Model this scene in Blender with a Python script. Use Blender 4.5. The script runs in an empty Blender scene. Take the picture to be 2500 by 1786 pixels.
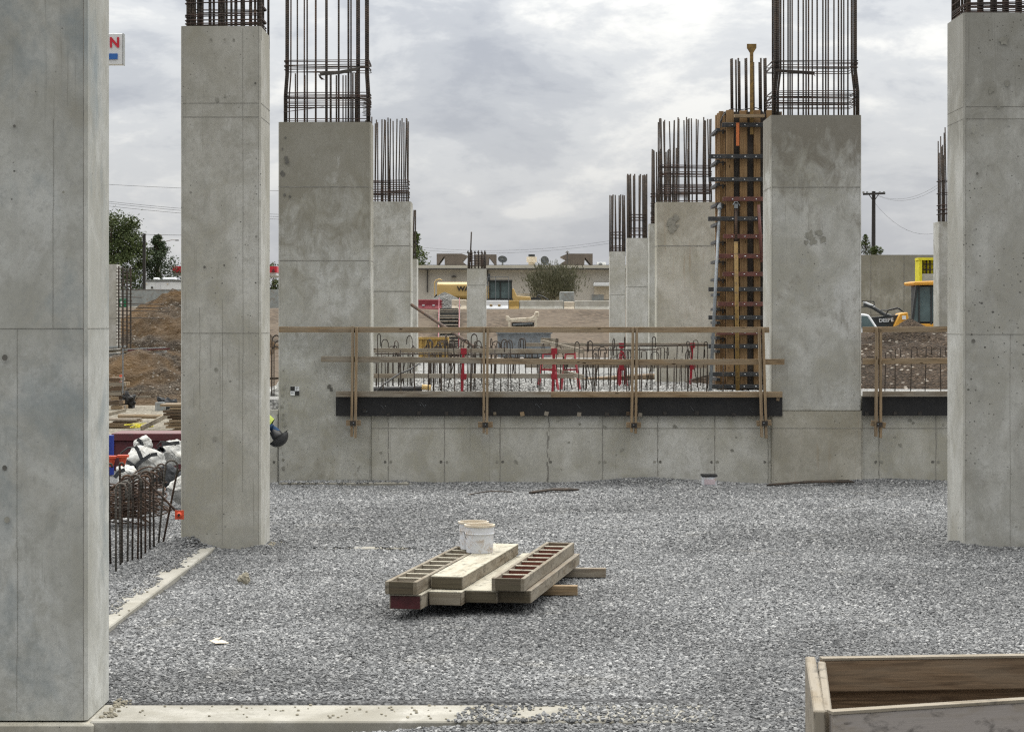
import bpy, math, random
from mathutils import Vector, Matrix, noise as mn
random.seed(7)
R = math.radians
scene = bpy.context.scene
# ------------------------------------------------------------ camera, light
F, H, CX, HY = 4861.0, 2.5, 1250.0, 790.0       # 70 mm lens seen in a 2500 px wide frame
def P(px, py, Z):
    return Vector(((px-CX)*Z/F, Z, H-(py-HY)*Z/F))
def WX(px, Z): return (px-CX)*Z/F
def WZ(py, Z): return H-(py-HY)*Z/F
cd = bpy.data.cameras.new('camera'); cam = bpy.data.objects.new('camera', cd)
scene.collection.objects.link(cam); scene.camera = cam
cam.location = (0, 0, H); cam.rotation_euler = (R(90), 0, 0)
cd.sensor_width = 36; cd.lens = 70; cd.shift_y = -0.0412; cd.clip_end = 4000; cd.clip_start = 0.1
cd.dof.use_dof = True; cd.dof.focus_distance = 27; cd.dof.aperture_fstop = 16
scene.view_settings.view_transform = 'Standard'; scene.view_settings.look = 'None'
scene.view_settings.gamma = 1; scene.view_settings.exposure = 0.64
scene.render.engine = 'CYCLES'; scene.cycles.use_denoising = False; scene.cycles.filter_width = 1.25; scene.cycles.max_bounces = 6; scene.cycles.sample_clamp_indirect = 6
SUN_EL, SUN_AZ = R(52), R(10)                    # behind the clouds, ahead of the camera
w = bpy.data.worlds.new('World'); scene.world = w; w.use_nodes = True
nt = w.node_tree; nt.nodes.clear()
def N(nt, typ, **kw):
    n = nt.nodes.new(typ)
    for k, v in kw.items():
        if k.startswith('i_'):
            key = k[2:]; key = int(key) if key.isdigit() else key.replace('_', ' ')
            n.inputs[key].default_value = v
        else: setattr(n, k, v)
    return n
def LK(nt, a, ao, b, bi): nt.links.new(a.outputs[ao], b.inputs[bi])
def ramp(nt, stops, interp='LINEAR'):
    r = nt.nodes.new('ShaderNodeValToRGB'); r.color_ramp.interpolation = interp
    el = r.color_ramp.elements
    while len(el) < len(stops): el.new(0.5)
    for e, (p, c) in zip(el, stops):
        e.position = p; e.color = (c, c, c, 1) if isinstance(c, (int, float)) else (*c, 1)
    return r
def math_(nt, op, a=None, b=None, **kw):
    n = nt.nodes.new('ShaderNodeMath'); n.operation = op
    for i, v in enumerate((a, b)):
        if v is None: continue
        if isinstance(v, (int, float)): n.inputs[i].default_value = v
        else: nt.links.new(v, n.inputs[i])
    if kw.get('clamp'): n.use_clamp = True
    return n.outputs[0]
out = N(nt, 'ShaderNodeOutputWorld')
sky = N(nt, 'ShaderNodeTexSky', sky_type='NISHITA', sun_disc=False, sun_elevation=SUN_EL, sun_rotation=SUN_AZ, air_density=1.2, dust_density=3)
bg1 = N(nt, 'ShaderNodeBackground', i_Strength=0.10); LK(nt, sky, 0, bg1, 0)
tc = N(nt, 'ShaderNodeTexCoord')
mp = N(nt, 'ShaderNodeMapping', i_Scale=(1.0, 1.0, 2.2), i_Location=(3.1, 0.4, 0.28)); LK(nt, tc, 'Generated', mp, 0)
n1 = N(nt, 'ShaderNodeTexNoise', i_Scale=7.5, i_Detail=9, i_Roughness=0.56, i_Distortion=0.45); LK(nt, mp, 0, n1, 'Vector')
mp2 = N(nt, 'ShaderNodeMapping', i_Scale=(1.0, 1.0, 2.6), i_Location=(1.7, 2.2, 0.9)); LK(nt, tc, 'Generated', mp2, 0)
n2 = N(nt, 'ShaderNodeTexNoise', i_Scale=17.0, i_Detail=9, i_Roughness=0.62, i_Distortion=0.2); LK(nt, mp2, 0, n2, 'Vector')
mixn = math_(nt, 'ADD', math_(nt, 'MULTIPLY', n1.outputs[0], 0.68), math_(nt, 'MULTIPLY', n2.outputs[0], 0.32))
cr = ramp(nt, [(0.38, (0.185, 0.198, 0.225)), (0.46, (0.235, 0.247, 0.268)), (0.53, (0.305, 0.314, 0.325)), (0.62, (0.425, 0.424, 0.412))], 'EASE')
nt.links.new(mixn, cr.inputs[0])
sep = N(nt, 'ShaderNodeSeparateXYZ'); LK(nt, tc, 'Generated', sep, 0)
zc = math_(nt, 'MAXIMUM', sep.outputs[2], 0.0)
# smoother and slightly bluer towards the horizon
hz = ramp(nt, [(0.0, 1.0), (0.075, 0.35), (0.15, 0.0)]); nt.links.new(zc, hz.inputs[0])
mxh = N(nt, 'ShaderNodeMix', data_type='RGBA'); nt.links.new(math_(nt, 'MULTIPLY', hz.outputs[0], 0.7), mxh.inputs[0])
LK(nt, cr, 0, mxh, 6); mxh.inputs[7].default_value = (0.325, 0.338, 0.362, 1)
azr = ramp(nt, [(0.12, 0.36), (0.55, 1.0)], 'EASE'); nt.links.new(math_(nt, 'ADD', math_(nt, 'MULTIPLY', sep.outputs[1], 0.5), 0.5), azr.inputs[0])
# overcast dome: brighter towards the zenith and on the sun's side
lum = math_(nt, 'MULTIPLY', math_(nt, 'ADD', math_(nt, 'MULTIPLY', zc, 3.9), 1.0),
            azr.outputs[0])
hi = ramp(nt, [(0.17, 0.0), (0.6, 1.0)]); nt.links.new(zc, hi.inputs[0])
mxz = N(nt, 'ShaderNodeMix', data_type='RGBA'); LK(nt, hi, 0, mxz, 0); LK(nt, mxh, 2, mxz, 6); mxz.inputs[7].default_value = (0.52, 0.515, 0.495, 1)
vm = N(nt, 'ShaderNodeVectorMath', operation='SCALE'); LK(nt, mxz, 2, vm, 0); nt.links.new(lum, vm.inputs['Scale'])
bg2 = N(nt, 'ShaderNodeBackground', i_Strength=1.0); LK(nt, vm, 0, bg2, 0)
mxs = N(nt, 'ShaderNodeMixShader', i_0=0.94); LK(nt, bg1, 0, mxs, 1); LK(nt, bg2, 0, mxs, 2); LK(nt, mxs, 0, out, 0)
sd = bpy.data.lights.new('sun', 'SUN'); sd.energy = 0.9; sd.angle = R(28); sd.color = (1, 0.965, 0.9)
so = bpy.data.objects.new('sun', sd); scene.collection.objects.link(so)
dsun = Vector((math.sin(SUN_AZ)*math.cos(SUN_EL), math.cos(SUN_AZ)*math.cos(SUN_EL), math.sin(SUN_EL)))
so.rotation_euler = dsun.to_track_quat('Z', 'Y').to_euler(); so.location = (0, 40, 40)

# ------------------------------------------------------------ mesh helpers
COL = scene.collection
class MB:
    def __init__(s): s.v = []; s.f = []; s.uv = []; s.m = []
    def face(s, idx, uvs=None, mi=0):
        s.f.append(idx); s.m.append(mi); s.uv.append(uvs if uvs else [(0, 0)]*len(idx))
    def obox(s, c, a, b, n, mi=0):
        """box: centre c, half vectors a (length), b, n"""
        i = len(s.v); c = Vector(c)
        for sa in (-1, 1):
            for sb in (-1, 1):
                for sn in (-1, 1): s.v.append(tuple(c+a*sa+b*sb+n*sn))
        L, B, T = a.length, b.length, n.length; o = random.random()*40; p = random.random()*40
        def q(ids, du, dv): s.face([i+k for k in ids], [(o, p), (o+du, p), (o+du, p+dv), (o, p+dv)], mi)
        q((0, 4, 6, 2), 2*L, 2*B); q((1, 3, 7, 5), 2*L, 2*B)
        s.uv[-1] = [(o, p), (o, p+2*B), (o+2*L, p+2*B), (o+2*L, p)]
        q((0, 1, 5, 4), 2*L, 2*T); s.uv[-1] = [(o, p), (o, p+2*T), (o+2*L, p+2*T), (o+2*L, p)]
        q((2, 6, 7, 3), 2*L, 2*T)
        q((0, 2, 3, 1), 2*B, 2*T); q((4, 5, 7, 6), 2*B, 2*T)
        s.uv[-2] = [(o, p), (o+.02, p), (o+.02, p+.1), (o, p+.1)]; s.uv[-1] = list(s.uv[-2])
        return s
    def box(s, x0, x1, y0, y1, z0, z1, mi=0):
        d = [Vector(((x1-x0)/2, 0, 0)), Vector((0, (y1-y0)/2, 0)), Vector((0, 0, (z1-z0)/2))]
        c = Vector(((x0+x1)/2, (y0+y1)/2, (z0+z1)/2)); d.sort(key=lambda v: -v.length)
        a, b, n = d
        if a.cross(b).dot(n) < 0: n = -n
        return s.obox(c, a, b, n, mi)
    def board(s, p, q, wd, th, up=Vector((0, 0, 1)), mi=0):
        p = Vector(p); q = Vector(q); a = (q-p); L = a.length; a = a/L
        n = a.cross(up); n = n.normalized() if n.length > 1e-6 else Vector((1, 0, 0)); b = n.cross(a).normalized()
        return s.obox((p+q)/2, a*L/2, b*wd/2, n*th/2*1, mi)
    def tube(s, pts, r, n=7, cap=True, mi=0, r2=None):
        pts = [Vector(p) for p in pts]; rings = []; prev = None; u = 0; o = random.random()*30
        for k, p in enumerate(pts):
            if k == 0: t = pts[1]-pts[0]
            elif k == len(pts)-1: t = pts[-1]-pts[-2]
            else: t = (pts[k+1]-pts[k]).normalized()+(pts[k]-pts[k-1]).normalized()
            t = t.normalized() if t.length > 1e-9 else Vector((0, 0, 1))
            if prev is None:
                a = Vector((0, 1, 0)) if abs(t.y) < .9 else Vector((1, 0, 0))
                x = t.cross(a).normalized()
            else:
                x = (prev - t*prev.dot(t)); x = x.normalized() if x.length > 1e-6 else t.cross(Vector((0, 1, 0))).normalized()
            prev = x; y = t.cross(x)
            rr = r if r2 is None else r+(r2-r)*k/(len(pts)-1)
            if k: u += (pts[k]-pts[k-1]).length
            i = len(s.v)
            for j in range(n):
                an = 2*math.pi*j/n; s.v.append(tuple(p+x*math.cos(an)*rr+y*math.sin(an)*rr))
            rings.append((i, u+o))
        for (i0, u0), (i1, u1) in zip(rings, rings[1:]):
            for j in range(n):
                k = (j+1) % n
                s.face([i0+j, i0+k, i1+k, i1+j], [(u0, j*.02), (u0, j*.02+.02), (u1, j*.02+.02), (u1, j*.02)], mi)
        if cap:
            s.face([rings[0][0]+j for j in range(n)][::-1], None, mi); s.face([rings[-1][0]+j for j in range(n)], None, mi)
        return s
    def cyl(s, p, r, h, n=16, mi=0, r2=None): return s.tube([p, Vector(p)+Vector((0, 0, h))], r, n, True, mi, r2)
    def lathe(s, c, prof, n=28, mi=0):
        c = Vector(c); i = len(s.v)
        for (r, z) in prof:
            for j in range(n):
                a = 2*math.pi*j/n; s.v.append((c.x+r*math.cos(a), c.y+r*math.sin(a), c.z+z))
        for k in range(len(prof)-1):
            for j in range(n):
                l = (j+1) % n; a = i+k*n
                s.face([a+j, a+l, a+n+l, a+n+j], None, mi)
        return s
    def prism(s, poly, y0, y1, mi=0):
        """poly: (x, z) outline; extruded along Y"""
        n = len(poly); i = len(s.v)
        ar = sum(poly[k][0]*poly[(k+1) % n][1]-poly[(k+1) % n][0]*poly[k][1] for k in range(n))
        if ar < 0: poly = poly[::-1]
        for y in (y0, y1):
            for (x, z) in poly: s.v.append((x, y, z))
        s.face([i+k for k in range(n)], [(x, z) for x, z in poly], mi)
        s.face([i+n+k for k in range(n)][::-1], [(x, z) for x, z in poly[::-1]], mi)
        for k in range(n):
            l = (k+1) % n; s.face([i+k, i+n+k, i+n+l, i+l], [(0, 0), (0, y1-y0), (.3, y1-y0), (.3, 0)], mi)
        return s
    def quad(s, a, b, c, d, mi=0):
        i = len(s.v); s.v += [tuple(a), tuple(b), tuple(c), tuple(d)]
        L = (Vector(b)-Vector(a)).length; W = (Vector(d)-Vector(a)).length
        s.face([i, i+1, i+2, i+3], [(0, 0), (L, 0), (L, W), (0, W)], mi); return s
    def build(s, name, mats, parent=None, smooth=False, bevel=0, loc=None):
        me = bpy.data.meshes.new(name); me.from_pydata(s.v, [], s.f)
        uvl = me.uv_layers.new(name='UVMap'); flat = [c for fu in s.uv for uv in fu for c in uv]
        uvl.data.foreach_set('uv', flat)
        if not isinstance(mats, (list, tuple)): mats = [mats]
        for m in mats: me.materials.append(m)
        me.polygons.foreach_set('material_index', s.m)
        if smooth: me.polygons.foreach_set('use_smooth', [True]*len(s.f))
        me.validate(); me.update()
        o = bpy.data.objects.new(name, me); COL.objects.link(o)
        if parent is not None:
            o.parent = parent; off = parent.location.copy(); p = parent.parent
            while p is not None: off += p.location; p = p.parent
            # vertices are given in world space: bring them into the parent's frame
            me.transform(Matrix.Translation(-off))
        elif loc is not None:
            me.transform(Matrix.Translation(-Vector(loc))); o.location = loc
        if bevel:
            b = o.modifiers.new('bevel', 'BEVEL'); b.width = bevel; b.segments = 1; b.limit_method = 'ANGLE'
        return o
def tag(o, label=None, cat=None, group=None, kind=None):
    if label: o['label'] = label
    if cat: o['category'] = cat
    if group: o['group'] = group
    if kind: o['kind'] = kind
    return o
def empty(name, loc, label, cat, group=None):
    o = bpy.data.objects.new(name, None); COL.objects.link(o); o.location = loc; o.empty_display_size = .2
    return tag(o, label, cat, group)
def copy_tree(o, loc, rotz=0.0, label=None, sc=None):
    c = o.copy(); COL.objects.link(c); c.location = loc; c.rotation_euler = (0, 0, rotz)
    if label: c['label'] = label
    if sc: c.scale = sc
    for ch in list(o.children):
        d = ch.copy(); COL.objects.link(d); d.parent = c
        for g in list(ch.children):
            e = g.copy(); COL.objects.link(e); e.parent = d
    return c

# ------------------------------------------------------------ materials
def mat(name):
    m = bpy.data.materials.new(name); m.use_nodes = True; t = m.node_tree
    return m, t, t.nodes['Principled BSDF']
def mix(t, fac, a, b, mode='MIX'):
    n = t.nodes.new('ShaderNodeMix'); n.data_type = 'RGBA'; n.blend_type = mode
    for i, v in ((0, fac), (6, a), (7, b)):
        if isinstance(v, (int, float)): n.inputs[i].default_value = v
        elif isinstance(v, tuple): n.inputs[i].default_value = (*v, 1)
        else: t.links.new(v, n.inputs[i])
    return n.outputs[2]
def noise_(t, vec, scale, detail=4, rough=.55, dist=0.0):
    n = N(t, 'ShaderNodeTexNoise', i_Scale=scale, i_Detail=detail, i_Roughness=rough, i_Distortion=dist)
    t.links.new(vec, n.inputs['Vector']); return n.outputs[0]
def mapv(t, vec, scale=(1, 1, 1), loc=(0, 0, 0), rot=(0, 0, 0)):
    n = N(t, 'ShaderNodeMapping', i_Scale=scale, i_Location=loc, i_Rotation=rot); t.links.new(vec, n.inputs[0]); return n.outputs[0]
def rmp(t, v, stops, interp='LINEAR'):
    r = ramp(t, stops, interp); t.links.new(v, r.inputs[0]); return r.outputs[0]
def bump(t, h, bsdf, strength=.3, dist=.01):
    b = N(t, 'ShaderNodeBump', i_Strength=strength, i_Distance=dist); t.links.new(h, b.inputs['Height']); LK(t, b, 0, bsdf, 'Normal')
def simple(name, col, rough=.7, metal=0.0, var=.12, sc=3.0, dirt=None, bumpy=0.0):
    m, t, b = mat(name); tc = N(t, 'ShaderNodeTexCoord'); v = tc.outputs['Object']
    n = noise_(t, v, sc, 6, .6)
    c = mix(t, rmp(t, n, [(.3, 0.0), (.7, 1.0)]), tuple(x*(1-var) for x in col), tuple(min(1, x*(1+var)) for x in col))
    if dirt:
        n2 = noise_(t, v, sc*2.3, 8, .65, .4)
        c = mix(t, rmp(t, n2, [(.50, 0.0), (.68, .8)]), c, dirt)
    t.links.new(c, b.inputs['Base Color']); b.inputs['Roughness'].default_value = rough; b.inputs['Metallic'].default_value = metal
    if bumpy: bump(t, noise_(t, v, sc*12, 5, .6), b, .4, bumpy)
    return m
def concrete(name, base=(.36, .355, .33), tint=(.31, .30, .255), seed=0.0, pits=1.0, top=None, blue=0.0, rust=0.0, streak=.5):
    base = tuple(x*1.24 for x in base); tint = (tint[0]*1.12, tint[1]*1.10, tint[2]*1.05)
    m, t, b = mat(name); tc = N(t, 'ShaderNodeTexCoord'); v = mapv(t, tc.outputs['Object'], (1, 1, 1), (seed*3.7, seed*1.9, 0))
    big = noise_(t, v, .75, 5, .6, .5)
    c = mix(t, rmp(t, big, [(.40, 0.0), (.60, 1.0)]), tuple(x*1.08 for x in base), tuple(x*.92 for x in tint))
    mid = noise_(t, v, 3.0, 7, .62, .3)
    c = mix(t, rmp(t, mid, [(.48, .0), (.66, .55)]), c, (base[0]*.70, base[1]*.68, base[2]*.61))
    md2 = noise_(t, mapv(t, v, (1, 1, .8), (11, 3, 6)), 6.5, 9, .78, .3)
    c = mix(t, rmp(t, md2, [(.47, .0), (.60, .75)]), c, (base[0]*.72, base[1]*.71, base[2]*.67))
    # light cement bloom
    v2 = mapv(t, v, (1, 1, .8), (5, 2, 9)); bl = noise_(t, v2, 1.6, 6, .6, .6)
    c = mix(t, rmp(t, bl, [(.5, .0), (.66, .45)]), c, tuple(min(1, x*1.26) for x in base))
    sp3 = noise_(t, mapv(t, v, (1, 1, 1), (1, 8, 2)), 26, 6, .75)
    c = mix(t, rmp(t, sp3, [(.52, .0), (.66, .5)]), c, tuple(x*.62 for x in base))
    # form-board streaks
    vs = mapv(t, v, (9, 9, .35)); st = noise_(t, vs, 1.4, 5, .6, .2)
    c = mix(t, math_(t, 'MULTIPLY', rmp(t, st, [(.48, .0), (.75, 1.0)]), streak*.55), c, tuple(x*.66 for x in base))
    sw = mapv(t, v, (6, 6, 1.8)); sp = noise_(t, sw, 3.5, 6, .7, 1.2)
    c = mix(t, math_(t, 'MULTIPLY', rmp(t, sp, [(.60, .0), (.70, 1.0)]), .22), c, tuple(x*.6 for x in tint))
    # bug holes
    vo = N(t, 'ShaderNodeTexVoronoi', i_Scale=11.0, feature='F1'); t.links.new(mapv(t, v, (1, 1, 1.25)), vo.inputs['Vector'])
    msk = rmp(t, noise_(t, v, 1.1, 3), [(.42, 0.1), (.54, 1.0)])
    rad = rmp(t, vo.outputs['Color'], [(.25, 0.0), (1.0, 1.0)])
    hole = math_(t, 'LESS_THAN', math_(t, 'DIVIDE', vo.outputs['Distance'], math_(t, 'ADD', rad, 0.001)), .17*pits)
    vo2 = N(t, 'ShaderNodeTexVoronoi', i_Scale=19.0, feature='F1'); t.links.new(v, vo2.inputs['Vector'])
    rad2 = rmp(t, vo2.outputs['Color'], [(.5, 0.0), (1.0, 1.0)])
    hole2 = math_(t, 'LESS_THAN', math_(t, 'DIVIDE', vo2.outputs['Distance'], math_(t, 'ADD', rad2, 0.001)), .23*pits)
    hh = math_(t, 'MAXIMUM', math_(t, 'MULTIPLY', hole, math_(t, 'ADD', math_(t, 'MULTIPLY', msk, .7), .3)), math_(t, 'MULTIPLY', hole2, msk))
    c = mix(t, math_(t, 'MULTIPLY', hh, .85), c, (.06, .057, .05))
    vo3 = N(t, 'ShaderNodeTexVoronoi', i_Scale=4.2, feature='F1'); t.links.new(mapv(t, v, (1, 1, 1.1), (3, 7, 1)), vo3.inputs['Vector'])
    rad3 = rmp(t, vo3.outputs['Color'], [(.5, 0.0), (1.0, 1.0)]); wob = math_(t, 'MULTIPLY', noise_(t, v, 45, 3), .07)
    h3 = math_(t, 'LESS_THAN', math_(t, 'DIVIDE', math_(t, 'ADD', vo3.outputs['Distance'], wob), math_(t, 'ADD', rad3, 0.001)), .125*pits)
    c = mix(t, math_(t, 'MULTIPLY', h3, .6), c, (.11, .105, .09))
    dr = noise_(t, mapv(t, v, (26, 26, .7), (3, 3, 3)), 1.3, 4, .6, .15); dm = rmp(t, noise_(t, v, .9, 3), [(.5, 0.0), (.62, 1.0)])
    c = mix(t, math_(t, 'MULTIPLY', math_(t, 'MULTIPLY', rmp(t, dr, [(.60, .0), (.66, 1.0)]), dm), .42), c, tuple(x*.5 for x in tint))
    if blue:
        bn = noise_(t, mapv(t, v, (1, 1, .7), (2.2, 0, 4.4)), 1.15, 8, .66, .3)
        c = mix(t, math_(t, 'MULTIPLY', rmp(t, bn, [(.5, .0), (.66, 1.0)]), blue), c, (.215, .255, .27))
    sepo = N(t, 'ShaderNodeSeparateXYZ'); t.links.new(tc.outputs['Object'], sepo.inputs[0])
    if top:   # water and rust stains that start at the cut top: (z_top, depth, strength, colour)
        zt, dp, stg, colr = top
        g = math_(t, 'DIVIDE', math_(t, 'SUBTRACT', sepo.outputs[2], zt-dp), dp, clamp=True)
        tn = noise_(t, mapv(t, v, (1, 1, .6)), 3.2, 8, .68, .9)
        gg = rmp(t, math_(t, 'ADD', math_(t, 'MULTIPLY', tn, 1.1), math_(t, 'MULTIPLY', g, .45)), [(.60, .0), (.86, 1.0)])
        c = mix(t, math_(t, 'MULTIPLY', gg, stg), c, colr)
    if rust:
        rn = noise_(t, mapv(t, v, (7, 7, .6), (9, 1, 2)), 1.5, 5, .6)
        c = mix(t, math_(t, 'MULTIPLY', rmp(t, rn, [(.6, .0), (.7, 1.0)]), rust), c, (.30, .19, .09))
    fine = noise_(t, v, 60, 4, .7)
    c = mix(t, rmp(t, fine, [(.35, .18), (.7, .0)]), c, tuple(x*.55 for x in base))
    t.links.new(c, b.inputs['Base Color']); b.inputs['Roughness'].default_value = .86; b.inputs['Specular IOR Level'].default_value = .3
    bump(t, math_(t, 'SUBTRACT', math_(t, 'MULTIPLY', mid, .7), math_(t, 'MULTIPLY', hh, .6)), b, .35, .006)
    return m
def wood(name, c1=(.30, .21, .12), c2=(.18, .115, .06), grey=(.27, .25, .21), g=.45, paint=None):
    m, t, b = mat(name); tc = N(t, 'ShaderNodeTexCoord'); v = tc.outputs['UV']
    gr = noise_(t, mapv(t, v, (1.0, 26, 1)), 2.2, 7, .62, 1.2)
    c = mix(t, rmp(t, gr, [(.34, .0), (.66, 1.0)]), c1, c2)
    wv = noise_(t, mapv(t, v, (.5, 7, 1), (4, 3, 0)), 2.0, 4, .5, 2.5)
    c = mix(t, rmp(t, wv, [(.52, .0), (.60, .55)]), c, tuple(x*.62 for x in c2))
    wn = noise_(t, mapv(t, v, (.9, 5, 1), (7, 1, 0)), 1.3, 6, .65, .8)
    c = mix(t, math_(t, 'MULTIPLY', rmp(t, wn, [(.38, .0), (.62, 1.0)]), g), c, grey)
    vo = N(t, 'ShaderNodeTexVoronoi', i_Scale=1.0); t.links.new(mapv(t, v, (2.6, 9, 1)), vo.inputs['Vector'])
    c = mix(t, math_(t, 'LESS_THAN', vo.outputs['Distance'], .085), c, tuple(x*.3 for x in c2))
    if paint:
        pn = noise_(t, mapv(t, v, (1, 4, 1), (1, 8, 0)), 2.4, 8, .7, .6)
        c = mix(t, rmp(t, pn, [(.40, 0.0), (.54, .9)]), c, paint)
        pk = noise_(t, mapv(t, v, (1, 1.5, 1), (5, 5, 0)), 7, 6, .7, .4)
        c = mix(t, rmp(t, pk, [(.54, 0.0), (.64, .85)]), c, tuple(x*.38 for x in paint))
    t.links.new(c, b.inputs['Base Color']); b.inputs['Roughness'].default_value = .82; b.inputs['Specular IOR Level'].default_value = .25
    bump(t, gr, b, .35, .003); return m
def rusty(name, c1=(.075, .058, .048), c2=(.13, .075, .045), rough=.75, sc=9):
    m, t, b = mat(name); tc = N(t, 'ShaderNodeTexCoord'); v = tc.outputs['Object']
    n = noise_(t, v, sc, 6, .65)
    t.links.new(mix(t, rmp(t, n, [(.4, .0), (.68, 1.0)]), c1, c2), b.inputs['Base Color'])
    b.inputs['Roughness'].default_value = rough; b.inputs['Metallic'].default_value = .15
    # rolled ribs along the bar
    wv = N(t, 'ShaderNodeTexWave', i_Scale=9.0, wave_type='BANDS', bands_direction='X'); t.links.new(tc.outputs['UV'], wv.inputs['Vector'])
    bump(t, wv.outputs['Fac'], b, .6, .006); return m
def ground_mat(name, stops, sc, patch=(.7, 1.15), bd=.03, fleck=None, tone=None):
    """loose material: one tone per grain (Voronoi cells) over broad damp and dusty patches"""
    m, t, b = mat(name); g = N(t, 'ShaderNodeNewGeometry'); v = g.outputs['Position']
    wv = mapv(t, v)
    vo = N(t, 'ShaderNodeTexVoronoi', i_Scale=sc); t.links.new(wv, vo.inputs['Vector'])
    sp = N(t, 'ShaderNodeSeparateColor'); t.links.new(vo.outputs['Color'], sp.inputs[0])
    c = rmp(t, sp.outputs[0], stops)
    c = mix(t, rmp(t, vo.outputs['Distance'], [(.35, 0.0), (.75, .7)]), c, tuple(x*.35 for x in stops[0][1]))
    if fleck:
        v2 = N(t, 'ShaderNodeTexVoronoi', i_Scale=sc*.42); t.links.new(v, v2.inputs['Vector'])
        s2 = N(t, 'ShaderNodeSeparateColor'); t.links.new(v2.outputs['Color'], s2.inputs[0])
        f = math_(t, 'MULTIPLY', math_(t, 'GREATER_THAN', s2.outputs[0], .82), math_(t, 'LESS_THAN', v2.outputs['Distance'], .33))
        c = mix(t, f, c, fleck)
    pn = noise_(t, v, .55, 6, .62, .4)
    pr = rmp(t, pn, [(.36, patch[0]), (.64, patch[1])])
    mul = N(t, 'ShaderNodeVectorMath', operation='SCALE'); t.links.new(c, mul.inputs[0]); t.links.new(pr, mul.inputs['Scale'])
    c = mul.outputs[0]
    if tone:
        tn = noise_(t, v, .28, 5, .6, .7); c = mix(t, rmp(t, tn, [(.42, .0), (.6, .75)]), c, tone)
    t.links.new(c, b.inputs['Base Color']); b.inputs['Roughness'].default_value = .95; b.inputs['Specular IOR Level'].default_value = .2
    h = math_(t, 'ADD', math_(t, 'SUBTRACT', 1.0, vo.outputs['Distance']), math_(t, 'MULTIPLY', noise_(t, v, sc*.3, 5, .6), 1.5))
    bump(t, h, b, .9, bd); return m

M = {}
M['c_L1'] = concrete('concrete_blue_stained', (.41, .415, .395), (.36, .36, .33), 1.0, .7, blue=.85, rust=.0, streak=.5, top=(7.2, 4.0, .3, (.22, .19, .13)))
M['c_L2'] = concrete('concrete_speckled', (.42, .415, .385), (.37, .36, .31), 2.3, 1.1, top=(5.8, 2.6, .30, (.22, .20, .15)))
M['c_L3'] = concrete('concrete_brown_top', (.415, .415, .39), (.36, .35, .30), 3.1, 1.0, top=(5.75, 3.0, .72, (.21, .19, .14)))
M['c_R3'] = concrete('concrete_swirl_top', (.42, .42, .40), (.37, .365, .325), 4.7, .9, top=(4.66, 1.5, .8, (.17, .15, .115)))
M['c_R1'] = concrete('concrete_pitted_top', (.40, .40, .38), (.35, .345, .315), 5.2, 1.25, top=(5.95, 1.9, .5, (.16, .15, .12)))
M['c_R4'] = concrete('concrete_dripped', (.46, .45, .41), (.41, .40, .34), 6.4, .8, top=(3.75, 1.2, .35, (.24, .20, .13)), rust=.25)
M['c_far'] = concrete('concrete_pale', (.43, .425, .40), (.40, .39, .345), 7.7, .6, streak=.3)
M['c_wall'] = concrete('concrete_wall_cast', (.455, .45, .42), (.39, .38, .325), 8.9, 1.0, streak=.35)
M['c_base'] = concrete('concrete_base_damp', (.39, .375, .33), (.32, .30, .245), 9.4, 1.0, streak=.5, rust=.3)
M['c_beam'] = concrete('concrete_beam_top', (.31, .30, .27), (.24, .23, .20), 2.9, .6, streak=.0)
M['seam'] = simple('seam_dark_concrete', (.24, .23, .205), .9, var=.3, sc=8)  # darker concrete tone for form joints and edge lines
M['seam_far'] = simple('seam_soft', (.26, .255, .23), .9, var=.2, sc=8)
M['patch'] = simple('damp_patch', (.27, .262, .225), .85, var=.25, sc=14)
M['patch_d'] = simple('tie_hole', (.13, .125, .11), .85, var=.25, sc=14)
M['rebar'] = rusty('rebar_steel', (.036, .030, .025), (.080, .055, .038)); M['rebar_b'] = rusty('rebar_brown', (.05, .035, .028), (.12, .065, .035))
M['rebar_g'] = rusty('rebar_grey', (.07, .065, .055), (.15, .13, .11))
M['tie'] = rusty('stirrup_steel', (.035, .027, .024), (.095, .05, .035))
M['wood'] = wood('lumber_tan', (.36, .26, .155), (.19, .13, .075), (.32, .28, .22), .45); M['wood2'] = wood('lumber_golden', (.38, .27, .16), (.21, .145, .08), (.33, .29, .23), .4)
M['wood_g'] = wood('lumber_grey', (.28, .24, .18), (.18, .14, .10), (.33, .31, .27), .65)
M['wood_d'] = wood('lumber_dark', (.16, .11, .07), (.09, .06, .04), (.15, .13, .10), .4)
M['wood_f'] = wood('formwork_plank', (.34, .215, .105), (.22, .13, .06), (.29, .21, .13), .35)
M['wood_w'] = wood('lumber_cement_washed', (.20, .155, .10), (.10, .075, .048), (.25, .225, .18), .6, paint=(.27, .24, .19))
M['wood_e'] = wood('lumber_dark_end', (.11, .088, .055), (.055, .042, .027), (.14, .12, .09), .6, paint=(.105, .09, .062))  # near ends of the forms, darker than their sides
M['wood_top'] = wood('form_top_cement', (.36, .33, .25), (.31, .28, .21), (.42, .39, .32), .8, paint=(.44, .415, .34))
M['wood_crate'] = wood('crate_inside', (.25, .17, .105), (.10, .064, .038), (.26, .21, .155), .5)
M['blk'] = simple('black_plyform', (.011, .011, .012), .6, var=.3, sc=3, dirt=(.022, .021, .020))
M['blk_steel'] = simple('black_waler', (.028, .030, .033), .5, var=.3, sc=6, dirt=(.09, .08, .07))
M['red_steel'] = simple('red_oxide_waler', (.13, .045, .035), .6, var=.3, sc=8, dirt=(.10, .06, .045))
M['steel'] = simple('grey_galv', (.22, .24, .26), .45, .5, var=.25, sc=8, dirt=(.15, .14, .12))
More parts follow.
